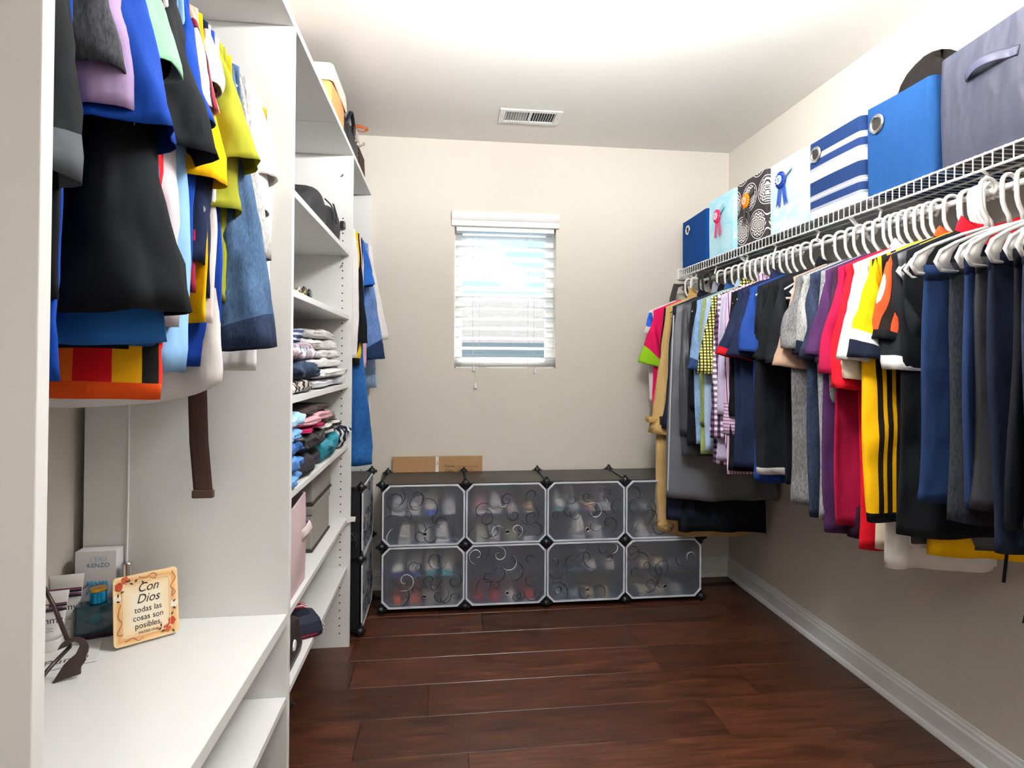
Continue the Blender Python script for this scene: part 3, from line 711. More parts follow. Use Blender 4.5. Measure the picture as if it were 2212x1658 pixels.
# grey garment bag
GB = mat('#62646a', .38, key='garment_bag', spec=.5, grain=.2, gscale=14)
gb = garment('garment_bag', 'grey vinyl garment bag, widest thing on the right rod', 'grey garment bag', 'garment bag', RROD, 2.66, GB, RG, L=1.0, hw=.215, chest=.245, hem=.27, th=.034, neck=.03, dip=.0, fold=.008, slope=.32)
MB().tube([(-.235, -.026, -.2), (-.25, -.026, -.6), (-.262, -.026, -1.05)], .0035, 6).build('piping', mat('#c9cad0', .4, key='bag_piping'), gb)
garment('charcoal_jacket', 'charcoal suit jacket hanging over the grey garment bag', 'charcoal suit jacket', 'jacket', RROD, 2.58, cloth('#3a3b40', 'satin', .25), RG, L=.78, hw=.215, chest=.225, hem=.23, th=.026, sl=(.62, 3, .21, .12, .042), collar=(cloth('#8d8c9c'), .05))
garment('black_blazer', 'black blazer beside the charcoal jacket', 'black blazer', 'jacket', RROD, 2.515, BLK2, RG, L=.72, hw=.2, sl=(.5, 2, .2, .11, .036), collar=(BLK, .03))
garment('black_suit', 'long black garment whose hem hangs below the grey garment bag', 'long black suit', 'suit', (RROD[0]+.03, RROD[1]), 2.71, cloth('#10131a'), RG, L=1.17, hw=.19, chest=.2, hem=.21, style='black')
garment('denim_shirt', 'light blue denim shirt with rolled sleeve', 'light denim shirt', 'shirt', RROD, 2.455, cloth('#7e9dc4', 'denim'), RG, L=.7, sl=(.32, 11, .19, .12, .036), cuff=[(cloth('#27406b', 'denim'), 2)], collar=(BLUED, .03))
garment('green_sweater', 'pale olive green long sleeve shirt with plain cuff', 'olive green long sleeve', 'shirt', RROD, 2.40, cloth('#9aa868'), RG, L=.74, sl=(.565, 2, .2, .11, .036), cuff=[(cloth('#8e9c55'), 3)])
LBS = cloth('#a8c0de')
garment('light_blue_shirt', 'light sky blue dress shirt next to the green long sleeve', 'sky blue dress shirt', 'shirt', RROD, 2.355, LBS, RG, L=.72, sl=(.27, 10, .19, .13, .036), collar=(LBS, .03))
CHK = striped('check_yellow', 0, .013, [(0, '#1c1c1c'), (.32, '#e0da78')], 2, .013, [(0, '#222222'), (.3, '#ffffff')])
garment('checked_shirt', 'yellow and black checked shirt with a short crumpled sleeve', 'yellow checked shirt', 'shirt', RROD, 2.31, CHK, RG, chest=.15, hem=.15, L=.68, sl=(.34, 12, .19, .15, .042), collar=(CHK, .03))
garment('lavender_shirt', 'pale lavender long sleeve dress shirt', 'lavender dress shirt', 'shirt', RROD, 2.215, cloth('#c9bfdc'), RG, L=.74, sl=(.50, 3, .2, .11, .036))
GNG = striped('gingham_purple', 0, .024, [(0, '#6a4a6b'), (.5, '#f1eef3')], 2, .024, [(0, '#8d7a94'), (.5, '#ffffff')])
garment('gingham_shirt', 'purple and white gingham shirt with cuff hanging by the green sleeve', 'purple gingham shirt', 'shirt', RROD, 2.26, GNG, RG, L=.76, sl=(.6, 4, .2, .1, .034))
PST = striped('pink_pin', 0, .0135, [(0, '#3c3040'), (.2, '#dcb9d6')])
PST2 = striped('pink_pin_cuff', 2, .0135, [(0, '#3c3040'), (.2, '#dcb9d6')])
garment('striped_shirt', 'pink dress shirt with thin black stripes and buttoned cuff', 'pink striped shirt', 'shirt', RROD, 2.175, PST, RG, L=.78, sl=(.575, 2, .2, .125, .042), cuff=[(PST2, 3)], collar=(PST, .03))
garment('black_pleated_top', 'black crinkled top hanging behind the navy polo', 'black crinkled top', 'top', RROD, 2.13, BLK, RG, L=.76, sl=(.5, 2, .2, .1, .03))
garment('navy_polo', 'navy polo with red trimmed sleeve', 'red trimmed navy polo', 'polo shirt', RROD, 2.085, NAVY, RG, L=.74, sl=(.27, 20, .21, .185, .045), cuff=[(RED, 1)], collar=(NAVY, .03))
garment('navy_tee', 'plain dark navy tee between the polo and the royal blue tee', 'dark navy tee', 't-shirt', RROD, 2.045, NAVY, RG, L=.74, sl=(.27, 18, .21, .18, .04))
garment('royal_tee', 'royal blue tee with a light seam on the shoulder', 'royal blue tee', 't-shirt', RROD, 1.995, ROYAL, RG, chest=.19, hem=.19, L=.78, sl=(.25, 13, .2, .185, .048))
garment('black_tee', 'plain black tee in front of the royal blue tee', 'plain black tee', 't-shirt', RROD, 1.935, BLK2, RG, L=.74, sl=(.27, 6, .2, .18, .045), hemband=[(WHT, 1), (BLK2, 1)])
lt = garment('logo_tee', 'black tee with a small white chest logo', 'black logo tee', 't-shirt', RROD, 1.87, BLK, RG, chest=.15, hem=.15, L=.76, sl=(.28, 12, .21, .18, .04))
text(lt, 'T', .05, T(-.12, -.034, -.25) @ RX(PI/2), WPLAS)
garment('black_polo', 'black polo hanging just before the grey heather tee', 'black polo', 'polo shirt', RROD, 1.805, BLK2, RG, chest=.15, hem=.15, L=.74, sl=(.29, 10, .2, .18, .045), collar=(BLK, .028))
garment('tan_tee', 'dusty tan tee showing its sleeve under the grey heather tee', 'dusty tan tee', 't-shirt', RROD, 1.755, cloth('#b0917c'), RG, L=.7, hw=.19, chest=.15, hem=.14, sl=(.31, 15, .2, .15, .036))
garment('grey_heather_tee', 'mid grey heather tee', 'mid grey heather tee', 't-shirt', RROD, 1.715, cloth('#6f6e70', 'heather'), RG, L=.79, sl=(.245, 15, .2, .165, .042))
garment('pale_grey_tee', 'pale grey heather tee beside the navy heather tee', 'pale grey tee', 't-shirt', RROD, 1.672, GREYL, RG, chest=.17, hem=.17, L=.8, sl=(.26, 11, .19, .14, .036), cuff=[(NAVYD, 2)])
garment('navy_heather_tee', 'navy heather tee with wide sleeve opening', 'navy heather tee', 't-shirt', RROD, 1.63, NAVYH, RG, L=.81, sl=(.275, 10, .2, .17, .048), cuff=[(NAVYD, 1)])
garment('grey_long_sleeve', 'light grey long sleeve shirt whose cuff hangs below the tees', 'light grey long sleeve', 'shirt', RROD, 1.588, GREYH, RG, L=.8, sl=(.56, 0, .2, .1, .03))
garment('purple_tee', 'deep purple tee beside the dark plum tee', 'deep purple tee', 't-shirt', RROD, 1.562, PURP, RG, L=.84, sl=(.27, 15, .2, .15, .036))
garment('plum_tee', 'dark plum tee between purple and raspberry tees', 'dark plum tee', 't-shirt', RROD, 1.532, PLUM, RG, chest=.17, hem=.17, L=.84, sl=(.29, 11, .2, .14, .034))
garment('raspberry_tee', 'raspberry pink tee left of the bright red jersey', 'raspberry tee', 't-shirt', RROD, 1.503, MAG, RG, L=.8, sl=(.32, 13, .2, .14, .034))
garment('red_jersey', 'bright red jersey with white neck trim', 'bright red jersey', 'jersey', RROD, 1.472, REDC, RG, chest=.17, hem=.17, L=.86, sl=(.36, 10, .2, .15, .036), collar=(WHT, .02))
garment('cream_tee', 'cream tee with sleeve edge below the white tee', 'cream tee', 't-shirt', RROD, 1.444, CREAM, RG, chest=.15, hem=.15, L=.85, sl=(.33, 9, .19, .14, .034))
garment('white_tee', 'bright white tee next to the yellow jersey', 'bright white tee', 't-shirt', RROD, 1.416, WHT2, RG, chest=.15, hem=.15, L=.88, sl=(.285, 16, .2, .15, .036))
m, n, l, b = new_mat('yellow_stripes')
YS = m; t_ = n.new('ShaderNodeTexCoord'); s_ = n.new('ShaderNodeSeparateXYZ'); l.new(t_.outputs['Object'], s_.inputs[0])
l.new(ramp_node(n, l, math_node(n, l, 'MULTIPLY_ADD', s_.outputs[0], 2.0, .5), [(0, '#f2b705'), (.085, '#1a1210'), (.112, '#f2b705'), (.132, '#1a1210'), (.159, '#f2b705'), (.179, '#1a1210'), (.206, '#f2b705')], 'CONSTANT'), b.inputs['Base Color']); cloth_finish(n, l, b, .35, .2, .8)
garment('yellow_jersey', 'yellow soccer jersey with three black stripes and navy sleeve ends', 'yellow striped jersey', 'jersey', RROD, 1.375, YS, RG, L=.75, hw=.21, chest=.232, hem=.232, th=.03, sl=(.275, 15, .205, .175, .04), slm=YEL, cuff=[(NAVYD, 2), (WHT, 1)], hemband=[(BLK, 1)])
m, n, l, b = new_mat('orange_stripes'); t_ = n.new('ShaderNodeTexCoord'); s_ = n.new('ShaderNodeSeparateXYZ'); l.new(t_.outputs['Object'], s_.inputs[0])
l.new(ramp_node(n, l, math_node(n, l, 'MULTIPLY_ADD', math_node(n, l, 'MULTIPLY_ADD', s_.outputs[2], -.227, s_.outputs[0]), 9.0, 1.65), [(0, '#e8dcd8'), (.12, '#f25227'), (.25, '#20140f'), (.38, '#f25227'), (.60, '#1a1a1c')], 'CONSTANT'), b.inputs['Base Color']); cloth_finish(n, l, b)
ORS = m
garment('black_jersey', 'black jersey with orange striped shoulders', 'orange striped black jersey', 'jersey', RROD, 1.325, BLK, RG, chest=.14, hem=.14, L=.77, sl=(.225, 13, .19, .15, .04), slm=ORS, cuff=[(BLK, 1)], collar=(ORG, .02))
garment('black_sport_tee', 'black sports tee with white underlayer sleeve end', 'black sports tee', 't-shirt', RROD, 1.30, BLK2, RG, chest=.13, hem=.13, L=.775, sl=(.30, 6, .2, .17, .05), cuff=[(WHT, 1)], vis=-1)
garment('white_long_tee', 'long white tee hem peeking out under the dark clothes', 'long white tee', 't-shirt', RROD, 1.33, WHT, RG, chest=.15, hem=.155, L=.80, hw=.19,)
garment('charcoal_sport_tee', 'charcoal sports shirt with a red mesh panel', 'charcoal sports shirt', 'shirt', RROD, 1.278, cloth('#3b3c40', 'satin'), RG, chest=.18, hem=.18, L=.785, style='paddle')
garment('yellow_long_tee', 'mustard yellow tee showing only its hem below the dark trousers', 'mustard yellow tee', 't-shirt', RROD, 1.29, YEL, RG, L=.81, hw=.15, chest=.12, hem=.14, fold=.006)
# --- trousers and dark jackets, near end
rt = garment('red_black_tee', 'red tee with black panels on the near hangers', 'red and black tee', 't-shirt', RROD, 1.262, BLK, RG, L=.755, hw=.2, collar=(REDC, .03), style='paddle')
for k, (nm, lab, sh, yy, mm, LL, ww, rzz, xo) in enumerate((
    ('navy_trousers', 'blue navy trousers with pressed creases left of the dark heather pair', 'blue creased trousers', 1.235, cloth('#1c3157'), .62, .17, .0, -.04),
    ('heather_trousers', 'dark heather grey trousers between two navy pairs', 'dark heather trousers', 1.2, cloth('#2b2d33', 'heather'), .64, .16, .06, -.02),
    ('blue_joggers', 'slate blue joggers tucked over a paddle hanger', 'slate blue joggers', 1.168, cloth('#1d2f55'), .6, .185, .16, -.02),
    ('zip_jacket', 'charcoal softshell jacket with a zipped pocket', 'charcoal softshell jacket', 1.132, cloth('#2a2b30', 'satin'), .6, .17, .1, -.02),
    ('dark_navy_trousers', 'very dark navy trousers nearest the softshell jacket', 'very dark navy trousers', 1.096, cloth('#161d30'), .66, .19, .16, -.02),
    ('black_sweatpants', 'black sweatpants with long drawstrings at the right picture edge', 'black sweatpants', 1.058, cloth('#12141b'), .62, .19, .12, -.01),
    ('dark_jeans', 'dark washed jeans at the right picture edge', 'dark washed jeans', 1.02, cloth('#1a2238', 'denim'), .6, .19, .1, -.02))):
    o = trousers(nm, lab, sh, RROD, yy, mm, RG, L=LL-.05, w=ww, rz=rzz, xoff=xo, cat='jacket' if 'jacket' in nm else ('jeans' if 'jeans' in nm else 'trousers'), waist=mm)
    if nm == 'zip_jacket':
        MB().tube([(-.10, -.046, -.3), (-.105, -.05, -.46)], .0025, 6).build('pocket_zip', BLACKP, o)
    if nm == 'black_sweatpants':
        for dx, b2 in ((0, .02), (.022, -.015)): MB().tube([(-.19+dx, -.03, -.75), (-.19+dx, -.032, -.84), (-.19+dx-b2*.3, -.032, -.90), (-.19+dx-b2, -.034, -.93)], .007, 6, flat=.2, up=(1, 0, 0)).build('drawstring', BLK, o)
    if nm == 'blue_joggers': MB().tube([(-.1, -.03, -.74), (-.105, -.03, -.84), (-.115, -.03, -.9)], .006, 6, flat=.2, up=(1, 0, 0)).build('drawstring', BLK, o)
# ================================================================== clothes on the left rods
LG = 'clothes on the near left rod'
def lg(name, label, short, cat, y, main, zend=None, hemz=None, sl=None, w1=.15, ang=12, th=.036, **k):
    """zend = height of the sleeve end, hem = height of the hem"""
    zn = LROD[1]-.093; tip = zn-.42*.13
    L = (zn-hemz) if hemz else .62
    s_ = None
    if zend: ln = (tip-zend)/math.cos(math.radians(ang)); s_ = (ln, ang, .2, w1, th*1.35)
    k.setdefault('vis', 1); k.setdefault('dy', -.025)
    return garment(name, label, short, cat, LROD, y, main, LG, L=L, sl=s_, **k)
lg('black_tee', 'black tee with grey cuff nearest the white front panel', 'nearest black tee', 't-shirt', .70, BLK, 1.42, 1.30, w1=.14, ang=7, cuff=[(cloth('#55585e'), 1)], both=False, rz=.02)
lg('blue_dress', 'royal blue dress reaching lowest beside the front panel', 'royal blue dress', 'dress', .735, RBLUE, None, 1.205, rz=.05)
lg('grey_heather_tee', 'dark grey heather tee with the lavender sleeve below it', 'dark grey heather tee', 't-shirt', .765, cloth('#3e3f44', 'heather'), 1.585, 1.45, w1=.13, ang=10, chest=.13, hem=.12, both=False)
lg('lavender_tee', 'lavender tee with a folded sleeve end', 'lavender tee', 't-shirt', .785, cloth('#a78fb8'), 1.545, 1.45, w1=.09, ang=11, chest=.13, hem=.12)
lg('royal_blue_tee', 'royal blue tee with a wide open sleeve hanging forward', 'wide sleeved blue tee', 't-shirt', .82, RBLUE, 1.535, 1.28, w1=.165, ang=16, th=.05)
lg('steel_blue_top', 'steel blue long sleeve top with cuff below the black dress', 'steel blue top', 'top', .885, cloth('#2a64a8'), 1.245, 1.26, w1=.13, ang=5, th=.04)
lg('black_dress', 'long sleeved black knit dress, the largest dark shape on the left', 'black knit dress', 'dress', .85, cloth('#101216'), 1.29, 1.24, w1=.17, ang=9, th=.045)
lg('mint_blouse', 'mint green blouse with a puffed sleeve', 'mint green blouse', 'blouse', .905, cloth('#8cc79a'), 1.66, 1.4, w1=.12, ang=16, th=.042)
lg('red_long_sleeve', 'bright red long sleeve shirt', 'red long sleeve', 'shirt', .925, cloth('#cf1220'), 1.30, 1.28, w1=.11, ang=4)
MULTI = striped('multi_panel', 0, .21, [(0, '#e0301e'), (.3, '#f06a1f'), (.5, '#d3141f'), (.72, '#eaa912'), (.9, '#181818')])
lg('colour_block_top', 'orange red and yellow colour block top with an orange hem', 'colour block top', 'top', .945, MULTI, None, 1.165, hemband=[(cloth('#f0561c'), 1)])
lg('pale_grey_long_sleeve', 'pale grey long sleeve shirt with a stitched cuff', 'pale grey long sleeve', 'shirt', .965, cloth('#d2cbd0'), 1.275, 1.25, w1=.10, ang=4, th=.034)
lg('wide_black_tee', 'black tee with a very wide sleeve opening', 'wide sleeved black tee', 't-shirt', 1.0, cloth('#131519'), 1.565, 1.3, w1=.17, ang=14, th=.055)
lg('sky_blue_long_sleeve', 'light sky blue long sleeve, lowest sleeve of the row', 'sky blue long sleeve', 'shirt', 1.025, cloth('#8fbce8'), 1.20, 1.23, w1=.10, ang=2)
lg('second_blue_tee', 'blue tee whose narrow sleeve hangs above the yellow tee', 'narrow sleeved blue tee', 't-shirt', 1.055, RBLUE, 1.64, 1.3, w1=.12, ang=13)
STR = striped('maroon_stripe', 1, .05, [(0, '#f3c6ba'), (.35, '#2a1218'), (.5, '#8a1d3a'), (.75, '#f0b09a')])
lg('maroon_striped_top', 'pink and maroon striped top beside the blue tee', 'maroon striped top', 'top', 1.085, STR, 1.68, 1.35, w1=.08, ang=14)
lg('yellow_tee', 'bright yellow tee with a tied sleeve end', 'bright yellow tee', 't-shirt', 1.11, cloth('#f5b800'), 1.55, 1.3, w1=.12, ang=10, th=.04)
lg('white_pink_tee', 'pinkish white tee above the olive blouse', 'pinkish white tee', 't-shirt', 1.15, cloth('#efe2e0'), 1.74, 1.3, w1=.12, ang=17)
DOT = cloth('#141d3a')
dt = lg('dotted_navy_top', 'navy top with white dots', 'dotted navy top', 'top', 1.135, DOT, 1.40, 1.35, w1=.09, ang=3)
for k in range(9):
    rr = random.Random(k); MB().lathe([(.008, 0), (.008, .001)], 12, T(.19+rr.uniform(-.02, .03), -.045, -.25-.045*k) @ RX(PI/2)).build('dot', WPLAS, dt)
lg('royal_long_dress', 'royal blue dress hem left of the mustard skirt', 'second royal dress', 'dress', 1.165, cloth('#153a96'), None, 1.21)
lg('olive_blouse', 'olive green blouse with flared sleeves', 'olive flared blouse', 'blouse', 1.20, cloth('#97982a'), 1.625, 1.35, w1=.13, ang=20, th=.04)
lg('olive_ruffle_tee', 'second olive top with a ruffled sleeve under the white tee', 'ruffled olive top', 'top', 1.225, cloth('#8f9128'), 1.52, 1.33, w1=.13, ang=8, th=.05)
lg('mustard_dress', 'mustard yellow dress with a rounded hem', 'mustard dress', 'dress', 1.25, cloth('#b59a10'), None, 1.21, cut=.06)
lg('long_white_dress', 'long white gauze dress with the lowest hem on the left', 'white gauze dress', 'dress', 1.18, cloth('#e6e0dd'), None, 1.135, cut=.05)
DEN = cloth('#3b5472', 'denim')
dj = lg('denim_jacket', 'blue denim jacket with a long flared sleeve', 'denim jacket', 'jacket', 1.30, DEN, 1.25, 1.27, w1=.125, ang=9, th=.048, cuff=[(cloth('#1f2c47', 'denim'), 1)], collar=(DEN, .04))
lg('grey_hoodie', 'light grey hoodie edge behind the denim jacket', 'light grey hoodie', 'hoodie', 1.345, GREYL, 1.45, 1.3, w1=.1, ang=9)
lg('white_shirt', 'plain white shirt hem below the denim jacket', 'plain white shirt', 'shirt', 1.375, WHT, None, 1.205)
LACE = cloth('#e8e4e6', 'plain', .9)
lg('lace_blouse', 'white lace blouse with a gathered sleeve', 'white lace blouse', 'blouse', 1.415, LACE, 1.57, 1.3, w1=.1, ang=8, th=.04)
lg('short_white_tee', 'white tee nearest the middle panel', 'short white tee', 't-shirt', 1.465, WHT2, 1.665, 1.3, w1=.12, ang=15, style='brown')
MST = striped('mustard_stripe', 0, .045, [(0, '#b08c20'), (.45, '#efe8dc')])
lg('mustard_striped_dress', 'white and mustard striped dress against the middle panel', 'mustard striped dress', 'dress', 1.515, MST, None, 1.29, hemband=[(WHT, 1), (cloth('#8f6f18'), 2), (WHT, 1)])
# belt hanging on the left rod
bt = thing('leather_belt', 'dark brown leather belt hanging below the clothes on the left', 'belt', (-.61, 1.49, LROD[1]))
MB().tube([(-.055, 0, 0), (-.02, 0, .016), (.004, 0, 0), (.004, 0, -.5), (.0, .004, -.85), (.006, .004, -1.0), (.018, .002, -1.12)], .0225, 8, flat=.11, up=(1, 0, 0)).build('strap', mat('#3b211c', .6, key='belt_leather', grain=.3, gscale=200), bt, smooth=False)
MB().box(-.006, .044, -.007, .007, -1.138, -1.118).build('belt_tip', mat('#4a3128', .5, key='belt_tip'), bt, bevel=.003)
# ------------------------------------------------------------------ third bay
L3 = 'clothes in the corner bay'
def l3(name, label, short, cat, y, main, hemz, zend=None, w1=.14, ang=10, th=.034, xoff=.06, **k):
    zn = L3ROD[1]-.093; tip = zn-.42*.13
    s_ = ((tip-zend)/math.cos(math.radians(ang)), ang, .2, w1, th) if zend else None
    return garment(name, label, short, cat, L3ROD, y, main, L3, L=zn-hemz, sl=s_, xoff=xoff, **k)
t1 = l3('lettered_tee', 'white tee with black print at the corner bay edge', 'white printed tee', 't-shirt', 2.585, WHT, 1.235, hw=.2)
for k in range(4): MB().box(.14, .185, -.032, -.028, -.5-.022*k, -.488-.022*k).build('print', BLK, t1)
l3('corner_yellow_tee', 'lemon yellow tee beside the white printed tee in the corner', 'lemon yellow tee', 't-shirt', 2.63, cloth('#e3c41a'), 1.235)
l3('black_hem_top', 'black top with its hem under the yellow tee in the corner', 'corner black top', 'top', 2.67, BLK, 1.205, 1.3, w1=.1, ang=6)
l3('pink_blouse', 'pale pink top in the corner bay', 'pale pink top', 'top', 2.72, cloth('#e3b3c4'), 1.195, hem=.235)
ZEB = striped('zebra', 0, .02, [(0, '#15151a'), (.5, '#e9e4dc')])
l3('zebra_skirt', 'black and white striped skirt under the pink top', 'striped skirt', 'skirt', 2.76, ZEB, 1.13)
dd = l3('denim_dress', 'long blue denim dress with a flared ruffle hem', 'long denim dress', 'dress', 2.70, cloth('#1c5491', 'denim'), .745, chest=.2, hem=.27, hw=.19, th=.03, fold=.014)
l3('denim_ruffle_top', 'bright blue denim top with ruffled sleeves in the corner', 'ruffled denim top', 'top', 2.82, cloth('#1d58a8', 'denim'), 1.3, 1.585, w1=.16, ang=17, th=.05)
l3('denim_shirt', 'faded blue denim shirt in the corner bay', 'faded denim shirt', 'shirt', 2.89, cloth('#5f7fb4', 'denim'), 1.22, 1.23, w1=.12, ang=10, xoff=.07, cuff=[(cloth('#1f3358', 'denim'), 2)])
l3('white_corner_shirt', 'white shirt edge showing past the faded denim shirt', 'corner white shirt', 'shirt', 2.97, WHT, 1.3, 1.33, w1=.1, ang=12, xoff=.08)
l3('pale_jeans_skirt', 'frayed pale denim skirt behind the denim dress', 'frayed denim skirt', 'skirt', 3.04, cloth('#8fa6c4', 'denim'), 1.08, hem=.24, xoff=.06)
# ================================================================== bins on the wire shelf
def rrect(w, d, r, n=5):
    pts = []
    for cx, cy, a0 in ((w-r, d-r, 0), (-w+r, d-r, 90), (-w+r, -d+r, 180), (w-r, -d+r, 270)):
        for i in range(n+1): a = math.radians(a0+90*i/n); pts.append((cx+r*math.cos(a), cy+r*math.sin(a)))
    # extra points along the straight sides
    out = []
    for i, p in enumerate(pts):
        q = pts[(i+1) % len(pts)]; out.append(p)
        if i % (n+1) == n:
            for k in range(1, 5): out.append((lerp(p[0], q[0], k/5), lerp(p[1], q[1], k/5)))
    return out
def bin_body(w, d, h, rnd, bulge=.006, wall=.005, sag=.01, taper=1.0, nz=9):
    q = MB(); base_ = rrect(w, d, .018); rings = []; p1 = rnd.uniform(0, 6)
    def ring(z, inset):
        t = z/h; r = []
        for x, y in base_:
            k = lerp(taper, 1, t); L = math.hypot(x/w, y/d)
            bx = bulge*math.sin(PI*t)*(1-abs(y)/d)**.5 if abs(x) > w*.95 else 0
            by = bulge*math.sin(PI*t)*(1-abs(x)/w)**.5 if abs(y) > d*.95 else 0
            nx = x*k + math.copysign(bx, x) - math.copysign(inset, x) if abs(x) > inset else x
            ny = y*k + math.copysign(by, y) - math.copysign(inset, y) if abs(y) > inset else y
            zz = z - sag*t*t*(.5+.5*math.sin(9*x+7*y+p1))
            r.append((nx, ny, zz))
        return r
    for i in range(nz+1): rings.append(ring(h*i/nz, 0))
    for i in range(nz, -1, -3): rings.append(ring(max(h*i/nz, .006), wall))
    q.loft(rings, cap0=True, cap1=True); return q
def ring_grommet(parent, M, r=.017):
    q = MB(); prof = []
    for i in range(9): a = PI*i/8; prof.append((r+.006-.006*math.cos(a)*1, .0045*math.sin(a)))
    q.lathe(prof, 24, M, cap0=False, cap1=False); q.build('grommet', CHROME, parent, smooth=True)
    MB().lathe([(r, .0008), (.0005, .0009)], 20, M, cap0=False).build('grommet_hole', DARK, parent)
def rosette(loc, rz, label, cols, group='ribbon rosettes pinned on the bins', tail='two', strapc=None):
    t = thing('ribbon_rosette', label, 'rosette', loc, rz, group); c1, c2, c3 = cols
    q = MB(); rings = []
    for r, amp, z in ((.008, 0, .006), (.02, .002, .008), (.033, .0045, .006)):
        rings.append([(r*math.cos(2*PI*i/48), -z-amp*math.sin(2*PI*i/48*16), r*math.sin(2*PI*i/48)) for i in range(48)])
    q.loft(rings, cap0=True); q.build('ruffle', cloth(c1, 'satin'), t, solid=.0012, smooth=True)
    MB().lathe([(.018, .0115), (.018, .0135), (.001, .014)], 24, RX(PI/2)).build('center', mat(c2, .5), t)
    text(t, 'Best\nGift', .009, T(0, -.0145, 0) @ RX(PI/2), mat(c1, .5))
    for k, (dx, a) in enumerate(((-.008, .18), (.012, -.22))):
        q = MB(); q.prism([(-.009, 0), (.009, 0), (.011, -.085), (.0, -.072), (-.011, -.085)], .002, .0035, T(dx, 0, -.02) @ RY(a) @ RX(PI/2)); q.build('tail', cloth(c3, 'satin'), t)
    if strapc: MB().prism([(0, -.01), (.055, -.005), (.055, .018), (0, .01)], .0005, .003, T(.012, 0, .012) @ RY(-.35) @ RX(PI/2)).build('band', cloth(strapc, 'satin'), t)
    return t
def medallion(key, dark, light, cells=7.5, soft=False):
    m, n, l, b = new_mat(key); t = n.new('ShaderNodeTexCoord'); s = n.new('ShaderNodeSeparateXYZ'); l.new(t.outputs['Object'], s.inputs[0])
    u = math_node(n, l, 'MULTIPLY', math_node(n, l, 'ADD', s.outputs[0], s.outputs[1]), cells)
    w = math_node(n, l, 'MULTIPLY', s.outputs[2], cells)
    row = math_node(n, l, 'FLOOR', w); u2 = math_node(n, l, 'ADD', u, math_node(n, l, 'MULTIPLY', math_node(n, l, 'MODULO', row, 2), .5))
    fu = math_node(n, l, 'SUBTRACT', math_node(n, l, 'FRACT', math_node(n, l, 'ADD', u2, 20)), .5); fw_ = math_node(n, l, 'SUBTRACT', math_node(n, l, 'FRACT', w), .5)
    r = math_node(n, l, 'SQRT', math_node(n, l, 'ADD', math_node(n, l, 'MULTIPLY', fu, fu), math_node(n, l, 'MULTIPLY', fw_, fw_)))
    th = math_node(n, l, 'ARCTAN2', fw_, fu)
    pet = math_node(n, l, 'SINE', math_node(n, l, 'ADD', math_node(n, l, 'MULTIPLY', r, 62), math_node(n, l, 'MULTIPLY', math_node(n, l, 'SINE', math_node(n, l, 'MULTIPLY', th, 8)), 2.4)))
    lace = math_node(n, l, 'GREATER_THAN', pet, -.15); ins = math_node(n, l, 'LESS_THAN', r, .4)
    rim = math_node(n, l, 'LESS_THAN', math_node(n, l, 'ABSOLUTE', math_node(n, l, 'SUBTRACT', r, .46)), .012)
    f = math_node(n, l, 'MAXIMUM', math_node(n, l, 'MULTIPLY', lace, ins), rim)
    l.new(mix_node(n, l, f, lin(dark), lin(light)), b.inputs['Base Color']); cloth_finish(n, l, b, .1, .1, .8); return m
BZ = 1.7515; BX = XR-.163
def shelf_bin(name, label, y0, y1, h, m, d=.137, **k):
    t = thing(name, label, 'storage bin', (BX, (y0+y1)/2, BZ), k.get('rz', 0), 'fabric bins on the wire shelf')
    bin_body(d, (y1-y0)/2-.003, h, random.Random(int(y0*100)), k.get('bulge', .006), sag=k.get('sag', .012)).build('bin_body', m, t, smooth=False)
    return t
FX = -.137-.0075
def face(y, z, out=.0): return T(FX-out, y, z) @ RZ(-PI/2) @ RX(PI/2)       # on the face that looks into the room
t = shelf_bin('blue_fabric_bin', 'royal blue fabric bin with a small grommet, farthest on the wire shelf', 2.80, 3.12, .27, cloth('#0b4288', 'plain', .2)); ring_grommet(t, face(.06, .2), .015)
t = shelf_bin('light_blue_bin', 'light aqua bin with pink rosette and faint medallions', 2.515, 2.79, .285, medallion('medal_aqua', '#a9def0', '#d2f0f8'), sag=.0)
t = shelf_bin('medallion_bin', 'dark grey bin with white medallion print and orange rosette', 2.245, 2.505, .285, medallion('medal_dark', '#3c3839', '#e6e2de'), sag=.0)
m, n, l, b = new_mat('mottled_aqua'); f = noise_node(n, l, coords(n, l), 26, 3); l.new(ramp_node(n, l, f, [(.4, '#bfe6f4'), (.62, '#eefafc')]), b.inputs['Base Color']); cloth_finish(n, l, b, .1, .1, .8)
t = shelf_bin('mottled_bin', 'pale mottled aqua bin with navy rosette', 1.985, 2.235, .28, m, sag=.0)
STB = striped('navy_white_stripe', 2, .145, [(0, '#e9e9ee'), (.17, '#a8abb8'), (.24, '#22396a'), (.42, '#a8abb8'), (.47, '#eeeeee'), (.51, '#a8abb8'), (.56, '#1c3462'), (.9, '#e9e9ee')], wrinkle=.1)
t = shelf_bin('striped_bin', 'navy and white striped fabric bin with a grommet', 1.695, 1.975, .285, STB, sag=.004); ring_grommet(t, face(.085, .225), .017)
t = shelf_bin('denim_blue_bin', 'mid blue fabric bin with grommet and black cloth on top', 1.425, 1.685, .285, cloth('#1f4c84', 'plain', .3)); ring_grommet(t, face(.07, .215), .018)
t = shelf_bin('slate_bin', 'large slate grey fabric bin with a webbing handle', 1.02, 1.41, .31, cloth('#404152', 'satin', .5), bulge=.014, sag=.02)
pts = [(FX-.004-.022*math.sin(PI*min(1, max(0, i/11*1.15)))*(1 if i < 9 else 0), .10-i*.0125, .205+.008*math.sin(PI*i/11)) for i in range(12)]
MB().tube(pts, .0125, 8, flat=.14, up=(0, 0, 1)).build('handle', cloth('#4d4e66', 'satin', .1), t, smooth=True)
rx_ = BX-.137-.014
